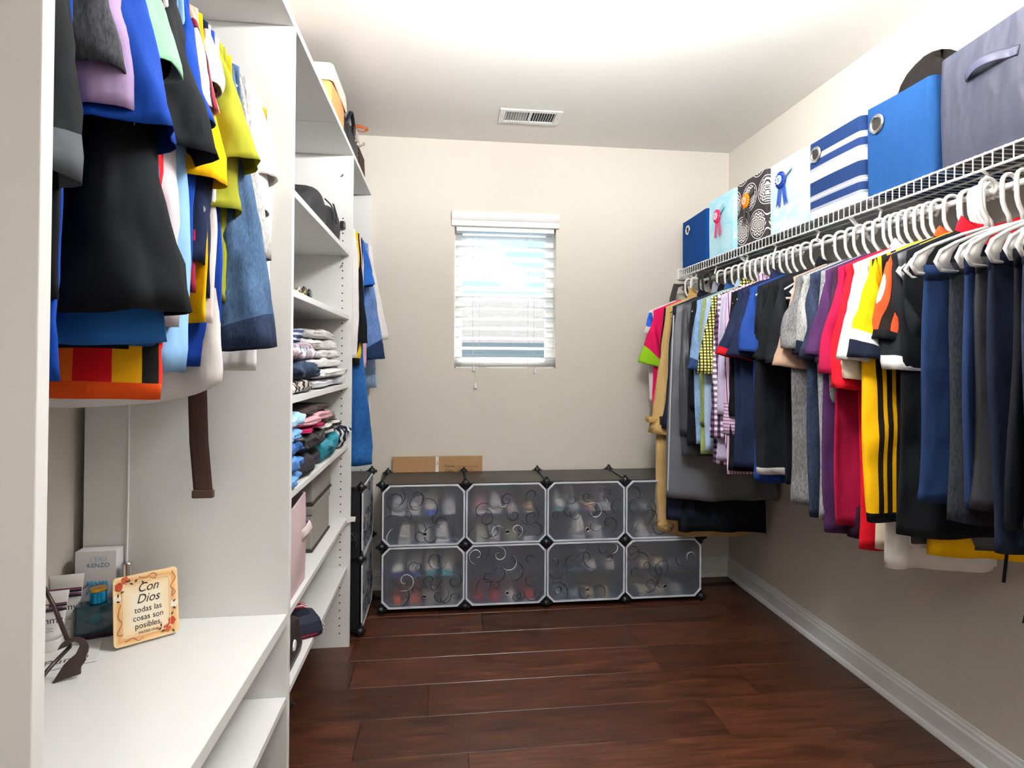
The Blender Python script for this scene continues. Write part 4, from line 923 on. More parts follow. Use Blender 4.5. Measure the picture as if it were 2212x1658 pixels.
rosette((rx_, 2.655, BZ+.185), -PI/2, 'pink ribbon rosette on the light aqua bin', ('#e8306c', '#f6d3de', '#e04478'), strapc='#8fc6d8')
rosette((rx_, 2.385, BZ+.185), -PI/2, 'orange ribbon rosette on the dark medallion bin', ('#f58a12', '#f3b58f', '#3a3637'), strapc='#2e2a29')
rosette((rx_, 2.12, BZ+.195), -PI/2, 'navy ribbon rosette on the mottled aqua bin', ('#16379a', '#bfe2ee', '#234aa8'), strapc='#c3c7d2')
# cloth heaped in bins
def heap(name, label, cat, loc, rx2, ry, h, m, seed, layers=0):
    rnd = random.Random(seed); q = MB(); rings = []; ph = [rnd.uniform(0, 6) for _ in range(4)]
    for j in range(9):
        a = PI/2*j/8; r = []
        for i in range(56):
            b2 = 2*PI*i/56; k = 1+.10*math.sin(3*b2+ph[0])+.06*math.sin(7*b2+ph[1]+3*a)+.05*math.sin(13*b2+ph[2]+5*a)
            r.append((rx2*math.cos(b2)*math.cos(a)*k, ry*math.sin(b2)*math.cos(a)*k, h*math.sin(a)*(1+.12*math.sin(2*b2+ph[2]))+.008*math.sin(9*b2+ph[3])*math.cos(a)))
        rings.append(r)
    q.loft(rings, cap0=True, cap1=True); o = q.build(name, m, smooth=True); o.location = loc; return tag(o, label, cat)
heap('black_cloth', 'heap of black cloth rising out of the mid blue bin', 'cloth', (BX, 1.54, BZ+.20), .125, .12, .19, cloth('#1b1716', 'plain', .8), 3)
heap('dark_bag', 'black cap rim peeking over the farthest blue bin', 'cap', (BX+.02, 2.86, BZ+.2), .1, .055, .135, BLK, 4)
heap('clear_plastic', 'crumpled clear plastic wrap on top of the slate bin', 'plastic wrap', (BX+.02, 1.27, BZ+.24), .11, .10, .17, mat('#c8c9cf', .2, key='clear_wrap', grain=.9, gscale=30, spec=.7), 5)
heap('white_cloth', 'white cloth corner between the striped bin and the mid blue bin', 'cloth', (BX+.06, 1.66, BZ+.22), .05, .02, .10, WHT, 6)
# ================================================================== things on top of the organizer
TZ = ZT+.0195
t = thing('canvas_bin', 'orange fabric bin with a folded cream rim on the organizer top', 'storage bin', (-.585, 2.33, TZ))
bin_body(.15, .14, .2, random.Random(2), .01, sag=.0).build('bin_body', cloth('#d9935a', 'satin', .3), t)
q = MB(); r0 = rrect(.158, .148, .02); q.loft([[(x*k, y*k, z) for x, y in r0] for k, z in ((1.0, .14), (1.03, .143), (1.02, .17), (1.0, .203), (.96, .204))]); q.build('rim_band', cloth('#d8cdb8', 'plain', .4), t, solid=.002)
t = thing('black_tote', 'black leather tote bag with tan strap on the organizer top', 'bag', (-.56, 2.68, TZ))
q = MB(); rings = []
for z, w, d in ((0, .12, .13), (.02, .135, .15), (.12, .13, .145), (.2, .1, .13), (.235, .045, .12), (.25, .02, .115)): rings.append([(x*1.0, y, z+.01*math.sin(11*y)) for x, y in rrect(w, d, min(.018, w*.8))])
q.loft(rings, cap0=True, cap1=True); q.build('bag_body', mat('#14161d', .5, key='black_leather', grain=.3, gscale=90), t, smooth=True)
MB().tube(curve([(.11, -.07, .15), (.125, -.06, .2), (.12, .01, .235), (.12, .07, .2), (.12, .08, .14)]), .009, 8, flat=.4).build('handle', mat('#14161d', .5), t, smooth=True)
MB().tube(curve([(.1, .1, .2), (.13, .14, .225), (.165, .165, .225), (.16, .15, .205), (.12, .11, .195)]), .008, 8, flat=.3).build('tan_strap', mat('#a5532c', .5, key='tan_leather'), t, smooth=True)
q = MB()
for k in range(14):
    rr = random.Random(k); q.tube([(.145, -.01, .15), (.15+rr.uniform(-.004, .006), -.01+rr.uniform(-.012, .012), .12), (.15+rr.uniform(-.008, .012), -.01+rr.uniform(-.026, .026), .088)], .0016, 4)
tag(q.build('tassel', mat('#b8a79a', .4, .3, key='tassel'), t), kind='stuff')
t = thing('woven_purse', 'brown woven purse beside the black tote, by the window wall', 'bag', (-.54, 2.95, TZ))
WV = striped('woven_brown', 1, .02, [(0, '#4a362c'), (.5, '#6b5346')], 2, .02, [(0, '#777777'), (.5, '#ffffff')])
MB().loft([[(x, y, z) for x, y in rrect(w, .11, .018)] for z, w in ((0, .1), (.03, .115), (.14, .11), (.19, .06), (.2, .03))], cap0=True, cap1=True).build('bag_body', WV, t, smooth=False)
MB().tube([(.1, -.06, .15), (.13, -.05, .17), (.125, -.03, .18)], .005, 6).build('clasp', mat('#8c8274', .3, .8, key='brass_dull'), t)
# ================================================================== things on the organizer shelves
def folded(name, label, cat, x, y, z, dx, dy, h, m, seed, layers=3, group=None, rz=0):
    """folded garment: rounded stack of folds, the folds facing the room"""
    rnd = random.Random(seed); q = MB(); rings = []; ph = [rnd.uniform(0, 6) for _ in range(5)]; N = 36
    for j in range(21):
        s = -1+2*j/20; k = (1-abs(s)**7)**.35 if abs(s) < 1 else .25
        k = max(.25, k); r = []
        for i in range(N):
            a = 2*PI*i/N; c, sn = math.cos(a), math.sin(a)
            X = dx*math.copysign(abs(c)**.45, c)*lerp(.9, 1, k); Z = h/2*math.copysign(abs(sn)**.72, sn)*lerp(.5, 1, k)
            g = .006*abs(math.sin(PI*layers*(Z/h+.5))) if c > 0 else 0
            X += g + .006*math.sin(5*s+ph[0]+Z*40)
            Z += h/2 + (.10*h*math.sin(3.2*s+ph[1]+2*c) if sn > 0 else .0) + (.05*h*math.sin(9*s+ph[2]+5*c) if sn > 0 else 0)
            nz_ = noise.noise(Vector((X*22+ph[0]*9, s*dy*20+ph[1]*9, Z*24)))+.6*noise.noise(Vector((X*45, s*dy*38+ph[2]*9, Z*50)))
            X += .011*nz_*(1 if c > -.2 else 0); Z += .10*h*nz_ if sn > 0 else 0
            r.append((X, dy*s + .006*math.sin(8*Z/h+ph[3]) + .008*nz_*abs(s), max(Z, 0)))
        rings.append(r)
    q.loft(rings, cap0=True, cap1=True); o = q.build(name, m, smooth=True); o.location = (x, y, z); o.rotation_euler = (0, 0, rz)
    return tag(o, label, cat, group)
ZC, ZD, ZE, ZF, ZA, ZB_ = 1.1272, .8682, .5512, .3412, 1.6942, 1.4202
FXs = XT-.02
# shelf C: white pile, plaid, navy
wg = 'folded whites on the third shelf'
zs = ZC
for k, (h, col, dy, dx, off, lab) in enumerate(((.034, '#e4e6ec', .27, .15, .0, 'bottom white towel of the folded white pile'), (.038, '#dedcda', .265, .16, .012, 'second white sweater from the bottom of the white pile'), (.036, '#ebe9e8', .25, .145, -.01, 'third white garment from the bottom of the white pile'),
                                     (.034, '#e4e2e0', .24, .14, -.015, 'fourth white garment of the white pile'), (.04, '#eeebea', .22, .13, -.03, 'fifth white garment of the white pile'), (.038, '#dbd8d6', .2, .12, -.03, 'topmost grey white garment of the white pile'))):
    folded('folded_white', lab, 'folded clothes', FXs-dx+off, 2.23, zs, dx, dy, h, cloth(col, 'plain', .9), 20+k, 2, wg); zs += h*.96
PLD = striped('plaid', 1, .06, [(0, '#b9a8b4'), (.3, '#e7dee0'), (.55, '#7d8295'), (.7, '#e9e1e2'), (.93, '#b76a78')], 2, .05, [(0, '#cfc6cc'), (.35, '#ffffff'), (.8, '#b9b9c4')])
folded('printed_cloth', 'black and white printed cloth lowest at the front of the third shelf', 'folded clothes', FXs-.115, 1.76, ZC, .12, .16, .04, striped('bw_print', 1, .03, [(0, '#d8d0c8'), (.6, '#33302e')]), 31)
folded('navy_sweater', 'folded dark navy sweater under the plaid shirt', 'folded clothes', FXs-.105, 1.79, ZC+.04, .125, .155, .055, cloth('#243247', 'denim'), 32)
folded('plaid_shirt', 'folded pink and grey plaid shirt', 'folded clothes', FXs-.11, 1.75, ZC+.094, .12, .13, .055, PLD, 33)
folded('knit_scarf', 'navy and white patterned knit on top of the plaid shirt', 'folded clothes', FXs-.11, 1.71, ZC+.148, .1, .1, .042, striped('knit_pat', 2, .016, [(0, '#39486a'), (.6, '#c8ccd8')]), 34)
# shelf D: jeans pile and dark pile
zs = ZD
for k, (col, h) in enumerate((('#5d8cc6', .042), ('#4c7cb8', .05), ('#2e568e', .042), ('#6f9fd4', .036), ('#9fc4e8', .045))):
    folded('folded_jeans', ('lowest light blue jeans of the jeans pile', 'second blue jeans from the bottom of the pile', 'third, darkest jeans of the jeans pile', 'fourth jeans of the pile, mid blue', 'topmost pale blue jeans of the jeans pile')[k], 'jeans', FXs-.12, 1.665, zs, .125+.006*(k % 2), .078, h, cloth(col, 'denim'), 40+k, 2, 'folded jeans pile'); zs += h*.96
dg = 'folded dark pile on the fourth shelf'
DK = [('grey_trousers', 'folded charcoal trousers low in the dark pile', '#36353a', 'plain', 1.88, .13, .075, .0), ('black_satin', 'folded black satin blouse in the middle of the dark pile', '#1d1c20', 'satin', 1.90, .145, .06, .074),
      ('maroon_blouse', 'thin folded maroon top under the pink one', '#a3234f', 'plain', 1.93, .15, .018, .133), ('pink_blouse', 'folded dusty pink top on the dark pile', '#d9a3ac', 'plain', 1.95, .16, .038, .15), ('dark_scarf', 'folded dark brown scarf topmost of the dark pile', '#443a38', 'plain', 1.98, .17, .022, .187)]
for k, (nm, lab, col, kd, y, dy, h, dz) in enumerate(DK): folded(nm, lab, 'folded clothes', FXs-.115, y, ZD+dz, .12+.01*(k % 2), dy, h, cloth(col, kd, .8), 50+k, 2, dg)
folded('teal_blouse', 'folded teal ruffled top by the charcoal trousers', 'folded clothes', FXs-.11, 2.16, ZD, .12, .13, .085, cloth('#1d7d92', 'satin', .9), 60, 4, dg)
folded('striped_knit', 'folded black and white striped knit above the teal top', 'folded clothes', FXs-.11, 2.2, ZD+.083, .11, .13, .05, striped('knit_bw', 2, .022, [(0, '#2a2826'), (.5, '#e2dcd8')], wrinkle=.9), 61, 3, dg)
folded('taupe_knit', 'folded taupe and brown top beneath the pink top', 'folded clothes', FXs-.11, 2.17, ZD+.132, .11, .11, .04, cloth('#8d7d78', 'plain', .9), 62, 3, dg)
folded('navy_socks', 'rolled navy and white knit at the far end of the fourth shelf', 'folded clothes', FXs-.09, 2.41, ZD, .1, .09, .09, striped('sock', 1, .04, [(0, '#1d2233'), (.6, '#cfcfd4')], wrinkle=.9), 63, 4, dg)
# shelf A: black bag
t = thing('black_bag', 'black nylon bag with front pocket on the upper shelf', 'bag', (FXs-.11, 2.30, ZA))
def pouch(y0, y1, h, d, x0): 
    q = MB(); rings = []; n = 12
    for j in range(n+1):
        s = j/n; y = lerp(y0, y1, s)-2.30; k = (math.sin(PI*min(.97, max(.03, s))))**.35; r = []
        for i in range(24):
            a = 2*PI*i/24; r.append((x0+d*math.copysign(abs(math.cos(a))**.6, math.cos(a))*(.6+.4*k), y, h/2*k*(1+math.copysign(abs(math.sin(a))**.6, math.sin(a)))))
        rings.append(r)
    q.loft(rings, cap0=True, cap1=True); return q
NYL = mat('#26262a', .7, key='black_nylon', grain=.4, gscale=120)
pouch(1.98, 2.26, .155, .09, 0).build('front_pouch', NYL, t, smooth=True); pouch(2.2, 2.5, .15, .1, .0).build('main_pouch', NYL, t, smooth=True)
MB().tube([(.1, -.04, .13), (.112, -.04, .09), (.11, -.04, .06)], .016, 8, flat=.2, up=(0, 1, 0)).build('loop', mat('#1a1a1c', .6), t)
MB().tube([(.07, -.05, .148), (.075, .03, .149), (.075, .1, .142), (.07, .14, .128)], .003, 6).build('zip', mat('#3c3c40', .5), t)
MB().box(.08, .1, .2, .232, .095, .125).build('buckle', mat('#1a1a1c', .4), t, bevel=.003)
# shelf B: sunglasses, bracelet, chain
t = thing('sunglasses', 'dark sunglasses with red arms lying on the second shelf', 'sunglasses', (FXs-.03, 1.93, ZB_))
for dy in (-.034, .034): MB().lathe([(.027, 0), (.028, .003), (.024, .006), (.002, .007)], 18, T(0, dy, .022) @ RY(PI/2) @ Matrix.Diagonal((.75, 1, 1, 1))).build('lens', mat('#141416', .1, key='lens'), t, smooth=True)
for s in (-1, 1): MB().tube([(0, s*.064, .03), (-.06, s*.062, .026), (-.11, s*.05, .008)], .003, 6).build('temple', mat('#8d1f33', .4, key='temple_red'), t)
MB().tube([(0, -.01, .028), (.003, 0, .031), (0, .01, .028)], .003, 6).build('bridge', mat('#141416', .3), t)
for k, (y, lab, col) in enumerate(((1.72, 'silver chain bracelet coiled on the second shelf', '#a39c90'), (1.79, 'olive bead bracelet beside the silver chain', '#777046'))):
    q = MB(); rr = random.Random(k+3)
    for i in range(18):
        a = 2*PI*i/18; ball(q, (.032*math.cos(a), .032*math.sin(a), .009+.006*math.sin(3*a)), .0065)
    o = q.build('bracelet', mat(col, .35, .6), smooth=True); o.location = (FXs-.035, y, ZB_); tag(o, lab, 'bracelet', kind=None)
# shelf E: pink bin, grey boxes
t = thing('pink_bin', 'tall pale pink fabric bin with a handle on the fifth shelf', 'storage bin', (FXs-.155, 1.725, ZE))
bin_body(.15, .13, .275, random.Random(8), .008, sag=.03).build('bin_body', cloth('#cbb3b6', 'plain', .35), t)
MB().tube([(.152, .04, .15), (.168, .06, .165), (.17, .10, .172), (.155, .125, .165)], .014, 8, flat=.15, up=(0, 0, 1)).build('handle', cloth('#d6c4c6'), t, smooth=True)
heap('bin_plastic', 'clear plastic packet sticking out of the pink bin', 'packet', (FXs-.15, 1.70, ZE+.20), .1, .09, .09, mat('#8e99a8', .25, key='packet', grain=.6, gscale=30), 11)
GBX = mat('#8d8984', .85, key='grey_box', grain=.5, gscale=300); GBD = mat('#3d332e', .8, key='box_base')
for k, (z, y, sz, lab) in enumerate(((ZE, 2.235, .15, 'lower grey linen box with dark base on the fifth shelf'), (ZE+.162, 2.25, .16, 'upper grey linen box with dark rim, on the lower box'))):
    t = thing('linen_box', lab, 'storage box', (FXs-.16, y, z), 0, 'grey linen boxes')
    MB().box(-.13, .12, -sz, sz, .008, .13).build('box_body', GBX, t, bevel=.006); MB().box(-.133, .123, -sz-.003, sz+.003, 0, .008).build('base_edge', GBD, t)
    MB().box(-.133, .123, -sz-.003, sz+.003, .1305, .16).build('box_lid', GBD if k else GBX, t, bevel=.004)
# shelf F: flag pouch and dark slipper bag
FLG = striped('flag_stripes', 1, .03, [(0, '#c4202c'), (.5, '#efe9e4')])
t = thing('flag_pouch', 'stars and stripes fabric pouch on the lowest shelf', 'pouch', (FXs-.08, 1.98, ZF), .5)
MB().loft([[(x, y, z) for x, y in rrect(.07*k, .11*k, .02)] for k, z in ((1, 0), (1.02, .012), (.9, .04), (.6, .055))], cap0=True, cap1=True).build('pouch_body', FLG, t, smooth=False)
MB().loft([[(x+.012, y-.045, z) for x, y in rrect(.062*k, .066*k, .02)] for k, z in ((1, .002), (1.02, .016), (.92, .046), (.5, .062))], cap0=True, cap1=True).build('star_field', mat('#151a2c', .7, key='starfield'), t)
rr = random.Random(4)
for k in range(12):
    a = k*2.4; MB().prism([(.007*(1 if i % 2 == 0 else .42)*math.cos(PI*i/5+a), .007*(1 if i % 2 == 0 else .42)*math.sin(PI*i/5+a)) for i in range(10)], 0, .0016, T(.076, -.10+.02*(k % 6), .012+.017*(k//6)) @ RZ(PI/2) @ RX(PI/2)).build('star', WPLAS, t)
t = thing('dark_purse', 'dark brown purse with chrome trim and a long strap on the lowest shelf', 'bag', (FXs-.06, 1.72, ZF))
q = MB(); q.loft([[(x, y, z) for x, y in rrect(.05*k, .12*k, .02)] for k, z in ((1, 0), (1.05, .02), (.9, .1), (.55, .13))], cap0=True, cap1=True); q.build('bag_body', mat('#2b221f', .5, key='purse_brown', grain=.2, gscale=90), t, smooth=True)
MB().tube(curve([(.05, -.09, .11), (.06, -.12, .16), (.05, -.135, .1), (.06, -.13, .03), (.075, -.12, -.03), (.078, -.1, -.05)]), .009, 8, flat=.35).build('strap', mat('#2b221f', .5), t, smooth=True)
MB().tube([(.05, -.1, .1), (.057, -.085, .12), (.056, -.06, .115)], .006, 8).build('chrome_trim', CHROME, t, smooth=True)
MB().lathe([(.016, 0), (.014, .004), (.001, .005)], 16, T(.052, .01, .06) @ RY(PI/2)).build('white_button', WPLAS, t)
# ================================================================== things on the bench
BT = .5655
t = thing('scripture_plaque', 'square cream and orange plaque with Spanish verse and painted flowers', 'plaque', (-.70, 1.452, BT), .62)
t.scale = (.72, .8, .84)
PQ = T(0, 0, .094) @ RX(-.21) @ T(0, 0, .0)
m, n, l, b = new_mat('plaque_glaze'); g = n.new('ShaderNodeTexCoord'); s_ = n.new('ShaderNodeSeparateXYZ'); l.new(g.outputs['Generated'], s_.inputs[0])
ax = math_node(n, l, 'ABSOLUTE', math_node(n, l, 'SUBTRACT', s_.outputs[0], .5)); az = math_node(n, l, 'ABSOLUTE', math_node(n, l, 'SUBTRACT', s_.outputs[2], .5))
mxx = math_node(n, l, 'MAXIMUM', ax, az); l.new(ramp_node(n, l, math_node(n, l, 'ADD', mxx, math_node(n, l, 'MULTIPLY', noise_node(n, l, coords(n, l), 30), .05)), [(.2, '#f6ead2'), (.36, '#f3d9ae'), (.44, '#e3a763'), (.5, '#efcf9c')]), b.inputs['Base Color']); b.inputs['Roughness'].default_value = .45
def rr2(w, h, r, n=6): return rrect(w, h, r, n)
MB().prism(rr2(.091, .091, .012), -.005, .005, PQ @ RX(PI/2)).build('tile', m, t, bevel=.001)
INK = mat('#2c211d', .6, key='ink'); FM = PQ @ T(0, -.0058, 0) @ RX(PI/2)
for tx, yy, sz, sh in (('Con', .052, .034, .35), ('Dios', .022, .034, .3), ('todas las', -.006, .022, 0), ('cosas son', -.027, .022, 0), ('posibles.', -.048, .022, 0), ('MATEO 19:26', -.066, .0095, 0)):
    text(t, tx, sz, FM @ T(.004, yy, 0), INK, shear=sh)
q = MB(); q.tube([FM @ Vector((x, y, 0)) for x, y in rr2(.066, .072, .012, 4)], .0009, 5, closed=True); q.build('painted_border', mat('#fbeecb', .5, key='border_cream'), t)
rr = random.Random(7)
def flower(cx, cy, col, r=.011):
    q = MB()
    for k in range(5):
        a = 2*PI*k/5; q.lathe([(r*.52, 0), (r*.5, .0006), (.0005, .0008)], 10, FM @ T(cx+r*.55*math.cos(a), cy+r*.55*math.sin(a), -.0002))
    q.lathe([(r*.25, 0), (r*.25, .0012)], 8, FM @ T(cx, cy, 0)); q.build('painted_flower', mat(col, .55), t)
for cx, cy, col in ((-.075, .066, '#b8442a'), (-.058, .08, '#c25a34'), (.07, -.055, '#b8442a'), (.056, -.072, '#c25a34'), (-.08, .036, '#f3e3cf'), (.078, -.01, '#f3e3cf')): flower(cx, cy, col)
for k in range(16):
    cx, cy = ((-.06+.012*(k % 5), .078-.006*(k % 3)) if k < 5 else (-.078+.006*(k % 2), .05-.012*(k-5)) if k < 8 else (.03+.01*(k % 5), -.078+.006*(k % 3)) if k < 13 else (.074, -.03+.012*(k-13)))
    a = k*1.3; MB().prism([(0, 0), (.006, .0028), (.012, 0), (.006, -.0028)], 0, .0008, FM @ T(cx, cy, 0) @ RZ(a)).build('painted_leaf', mat('#3a3a24', .6, key='leaf_dark'), t)
for pts in ([(-.02, .083), (0, .078), (.018, .086), (.03, .08), (.025, .072), (.012, .076)], [(.075, .08), (.084, .06), (.07, .04), (.083, .022), (.072, .012), (.078, .032)], [(-.07, .02), (-.078, -.01), (-.068, -.03), (-.08, -.055), (-.066, -.06)], [(-.06, -.08), (-.04, -.074), (-.025, -.084), (-.01, -.078)]):
    MB().tube([FM @ p for p in curve([(x, y, 0) for x, y in pts])], .0016, 6).build('painted_ribbon', mat('#c98a63', .55, key='ribbon_paint'), t, smooth=True)
# perfume box
def at_bench(px): return px
t = thing('perfume_box', 'tall pale perfume carton with blue wave print', 'box', (-.852, 1.538, BT), .06)
MB().box(-.046, .046, -.018, .018, 0, .19).build('carton', mat('#e4dfe2', .5, key='carton'), t, bevel=.0012)
CF = T(0, -.0185, 0) @ RX(PI/2)
text(t, "L'EAU", .015, CF @ T(.006, .17, 0), mat('#9fc3d2', .5, key='pale_blue_ink')); text(t, 'KENZO', .015, CF @ T(.006, .155, 0), mat('#5b8fa6', .5, key='blue_ink'))
q = MB(); q.tube([CF @ Vector((.037*math.cos(a), .075+.037*math.sin(a), 0)) for a in [math.radians(x) for x in range(110, 340, 10)]], .0012, 5); q.build('printed_arc', mat('#44586e', .5, key='arc_ink'), t)
for k in range(6):
    q = MB(); q.tube([CF @ Vector((-.018+.008*k+.006*math.sin(z*90), .085+z, 0)) for z in [i*.004 for i in range(9)]], .0022, 5); q.build('printed_wave', mat('#2e93c4', .5, key='wave_ink'), t)
# amber bottle with chrome cap behind the plaque
t = thing('amber_perfume', 'amber perfume bottle with chrome cap behind the plaque', 'perfume bottle', (-.785, 1.53, BT))
m, n, l, b = new_mat('amber_glass'); b.inputs['Base Color'].default_value = lin('#d3a21e'); b.inputs['Roughness'].default_value = .08; b.inputs['Transmission Weight'].default_value = .5
MB().lathe([(.022, 0), (.024, .004), (.024, .1), (.02, .112), (.012, .118)], 24).build('glass', m, t, smooth=True)
MB().lathe([(.0115, .118), (.0125, .12), (.0125, .155), (.011, .157)], 24).build('cap', CHROME, t, smooth=False)
# dark teal bottle
t = thing('teal_perfume', 'dark teal square perfume bottle with blue and gold cap', 'perfume bottle', (-.826, 1.488, BT), .3)
m, n, l, b = new_mat('teal_glass'); b.inputs['Base Color'].default_value = lin('#10343c'); b.inputs['Roughness'].default_value = .12; b.inputs['Coat Weight'].default_value = .5
MB().box(-.042, .042, -.02, .02, 0, .078).build('glass', m, t, bevel=.004)
MB().box(-.0425, .0425, -.0205, .0205, 0, .014).build('thick_base', mat('#2a1424', .15, key='plum_glass'), t, bevel=.004)
MB().lathe([(.0165, .079), (.0175, .081), (.0175, .105), (.0165, .107)], 28).build('cap', mat('#1583b4', .25, .7, key='cap_blue'), t, smooth=False)
MB().lathe([(.018, .107), (.0185, .108), (.0175, .113), (.001, .114)], 28).build('cap_top', mat('#d7a53a', .3, .9, key='gold'), t)
text(t, 'EROS', .012, T(0, -.0206, .045) @ RX(PI/2), mat('#2e6f78', .3, key='teal_ink')) if False else MB().lathe([(.014, 0), (.0145, .001), (.012, .0015), (.001, .002)], 20, T(0, -.02, .045) @ RX(PI/2)).build('embossed_seal', mat('#1f5560', .25, key='seal'), t)
# lotion tubes
TUBEM = mat('#dedad8', .4, key='tube_plastic'); TNAVY = mat('#2a2038', .5, key='tube_navy'); TRED = mat('#7d2746', .5, key='tube_red')
def tube_thing(label, loc, rz, h, txt, small):
    t = thing('lotion_tube', label, 'lotion tube', loc, rz, 'white lotion tubes on the bench')
    q = MB(); rings = []
    for k in range(9):
        v = k/8; rx2 = lerp(.024, .036, v); ry = lerp(.024, .0018, v**.8); rings.append([(rx2*math.cos(2*PI*i/28), ry*math.sin(2*PI*i/28), .022+h*v) for i in range(28)])
    q.loft(rings, cap0=True, cap1=True); q.build('tube', TUBEM, t, smooth=True)
    MB().lathe([(.0255, 0), (.026, .002), (.026, .022), (.0255, .0235)], 28).build('cap', TUBEM, t)
    for z0, z1, mm, x0 in ((.74, .765, TRED, -.034), (.69, .735, TNAVY, 0), (.655, .67, TRED, -.034), (.60, .65, TNAVY, -.034)):
        zz0, zz1 = .022+h*z0, .022+h*z1; ry = lerp(.024, .0018, z0**.8)
        MB().prism([(x0, zz0), (.0335, zz0), (.0335, zz1), (x0, zz1)], 0, .0008, T(0, -ry-.0012, 0) @ RX(PI/2)).build('printed_band', mm, t)
    text(t, txt, .021, T(.0, -.0225, .022+h*.45) @ RX(PI/2-.1), TNAVY)
    text(t, small, .0055, T(.0, -.024, .022+h*.26) @ RX(PI/2-.1), mat('#6d6a6c', .5, key='grey_ink'))
tube_thing('white lotion tube with navy bands standing farther back', (-.895, 1.485, BT), .2, .125, 'tommy', 'body lotion\nlait pour le corps')
tube_thing('shorter white lotion tube at the panel edge', (-.893, 1.425, BT+.0035), .3, .105, 'tommy', 'body wash\ngel douche')
# white bag with lettering
t = thing('paper_bag', 'white paper sheet printed Punto lying beneath the dark stand', 'paper', (-.845, 1.375, BT), .42)
MB().box(-.075, .075, -.05, .05, .0002, .003).build('sheet', mat('#d9d6d4', .6, key='paper'), t, bevel=.001)
text(t, 'Punto', .034, T(.018, -.02, .0036), mat('#55514f', .6, key='grey_print'))
# dark metal stand with curled feet
t = thing('metal_stand', 'dark brown metal tabletop stand with curled feet', 'stand', (-.775, 1.30, BT), 0)
BR = mat('#35211f', .35, key='brown_metal', spec=.5)
MB().tube([(-.09, .03, .215), (-.045, .02, .14), (.0, .0, .062)], .0042, 8).build('leg_rod', BR, t, smooth=True)
MB().tube([(.0, .0, .062), (-.012, -.04, .042), (-.02, -.085, .018)], .0042, 8).build('cross_rod', BR, t, smooth=True)
def scroll(M, nm):
    pts = []
    for a in range(-30, 200, 15): pts.append((.026*math.cos(math.radians(a)), .026*math.sin(math.radians(a))))
    inner = [(.006*math.cos(math.radians(a)), .004+.006*math.sin(math.radians(a))) for a in range(200, -60, -30)]
    poly = [(-.034, -.058), (.014, -.05), (.014, -.036), (.022, -.024)] + [(.027*math.cos(math.radians(a)), .027*math.sin(math.radians(a))) for a in range(-35, 175, 10)] + [(.011*math.cos(math.radians(a)), .008+.011*math.sin(math.radians(a))) for a in range(160, -1, -20)] + [(.004, -.008), (-.006, -.016), (-.016, -.026)]
    MB().prism(poly, -.003, .003, M).build(nm, BR, t, bevel=.001)
scroll(T(.012, -.01, .058) @ RZ(.35) @ RX(PI/2), 'curled_foot'); scroll(T(-.03, -.10, .06) @ RZ(.35) @ RX(PI/2), 'curled_foot')
# ================================================================== cardboard and shoes
t = thing('cardboard_sheet', 'brown cardboard box panel behind the shoe rack with handwritten name and date', 'cardboard', (-.04, YB-.022, 0))
MB().box(-.24, .24, -.006, .003, .002, .708).build('board', mat('#b48d63', .8, key='cardboard', var=.1, gscale=30), t)
MB().box(-.012, .004, -.0075, -.006, .5, .708).build('tape', mat('#efeaf0', .5, key='tape'), t)
MB().tube([(-.006, -.008, .66), (.0, -.008, .672), (-.004, -.008, .683)], .0015, 5).build('purple_mark', mat('#6a2c8a', .6, key='purple_pen'), t)
KF = T(0, -.0064, 0) @ RX(PI/2); text(t, 'Name:', .021, KF @ T(.065, .655, 0), INK, align='CENTER'); text(t, 'Date:', .021, KF @ T(.062, .632, 0), INK, align='CENTER')
PEN = mat('#8a2f25', .6, key='red_pen')
for zz, x0, x1, sd2 in ((.655, .10, .215, 1), (.634, .10, .19, 2)):
    r3 = random.Random(sd2); pts = [(lerp(x0, x1, i/40), -.0068, zz+.006*math.sin(i*1.7)*r3.uniform(.4, 1.2)) for i in range(41)]
    MB().tube(pts, .0008, 4).build('handwriting', PEN, t)
MB().tube([(.095, -.0068, .646), (.225, -.0068, .647)], .0006, 4).build('underline', PEN, t)
MB().tube([(-.18+.04*math.cos(a)*1.0, -.03, .56+.075*math.sin(a)) for a in [PI*i/14 for i in range(15)]], .004, 6).build('bag_handle', BLACKP, t) if False else None
t = thing('wooden_strip', 'reddish brown wooden strip leaning in the corner behind the coats', 'wood', (1.26, 3.135, 0))
MB().box(-.022, .022, -.012, .008, .001, 1.0).build('strip', mat('#7a3f22', .5, key='reddish_wood', var=.25, gscale=20), t)
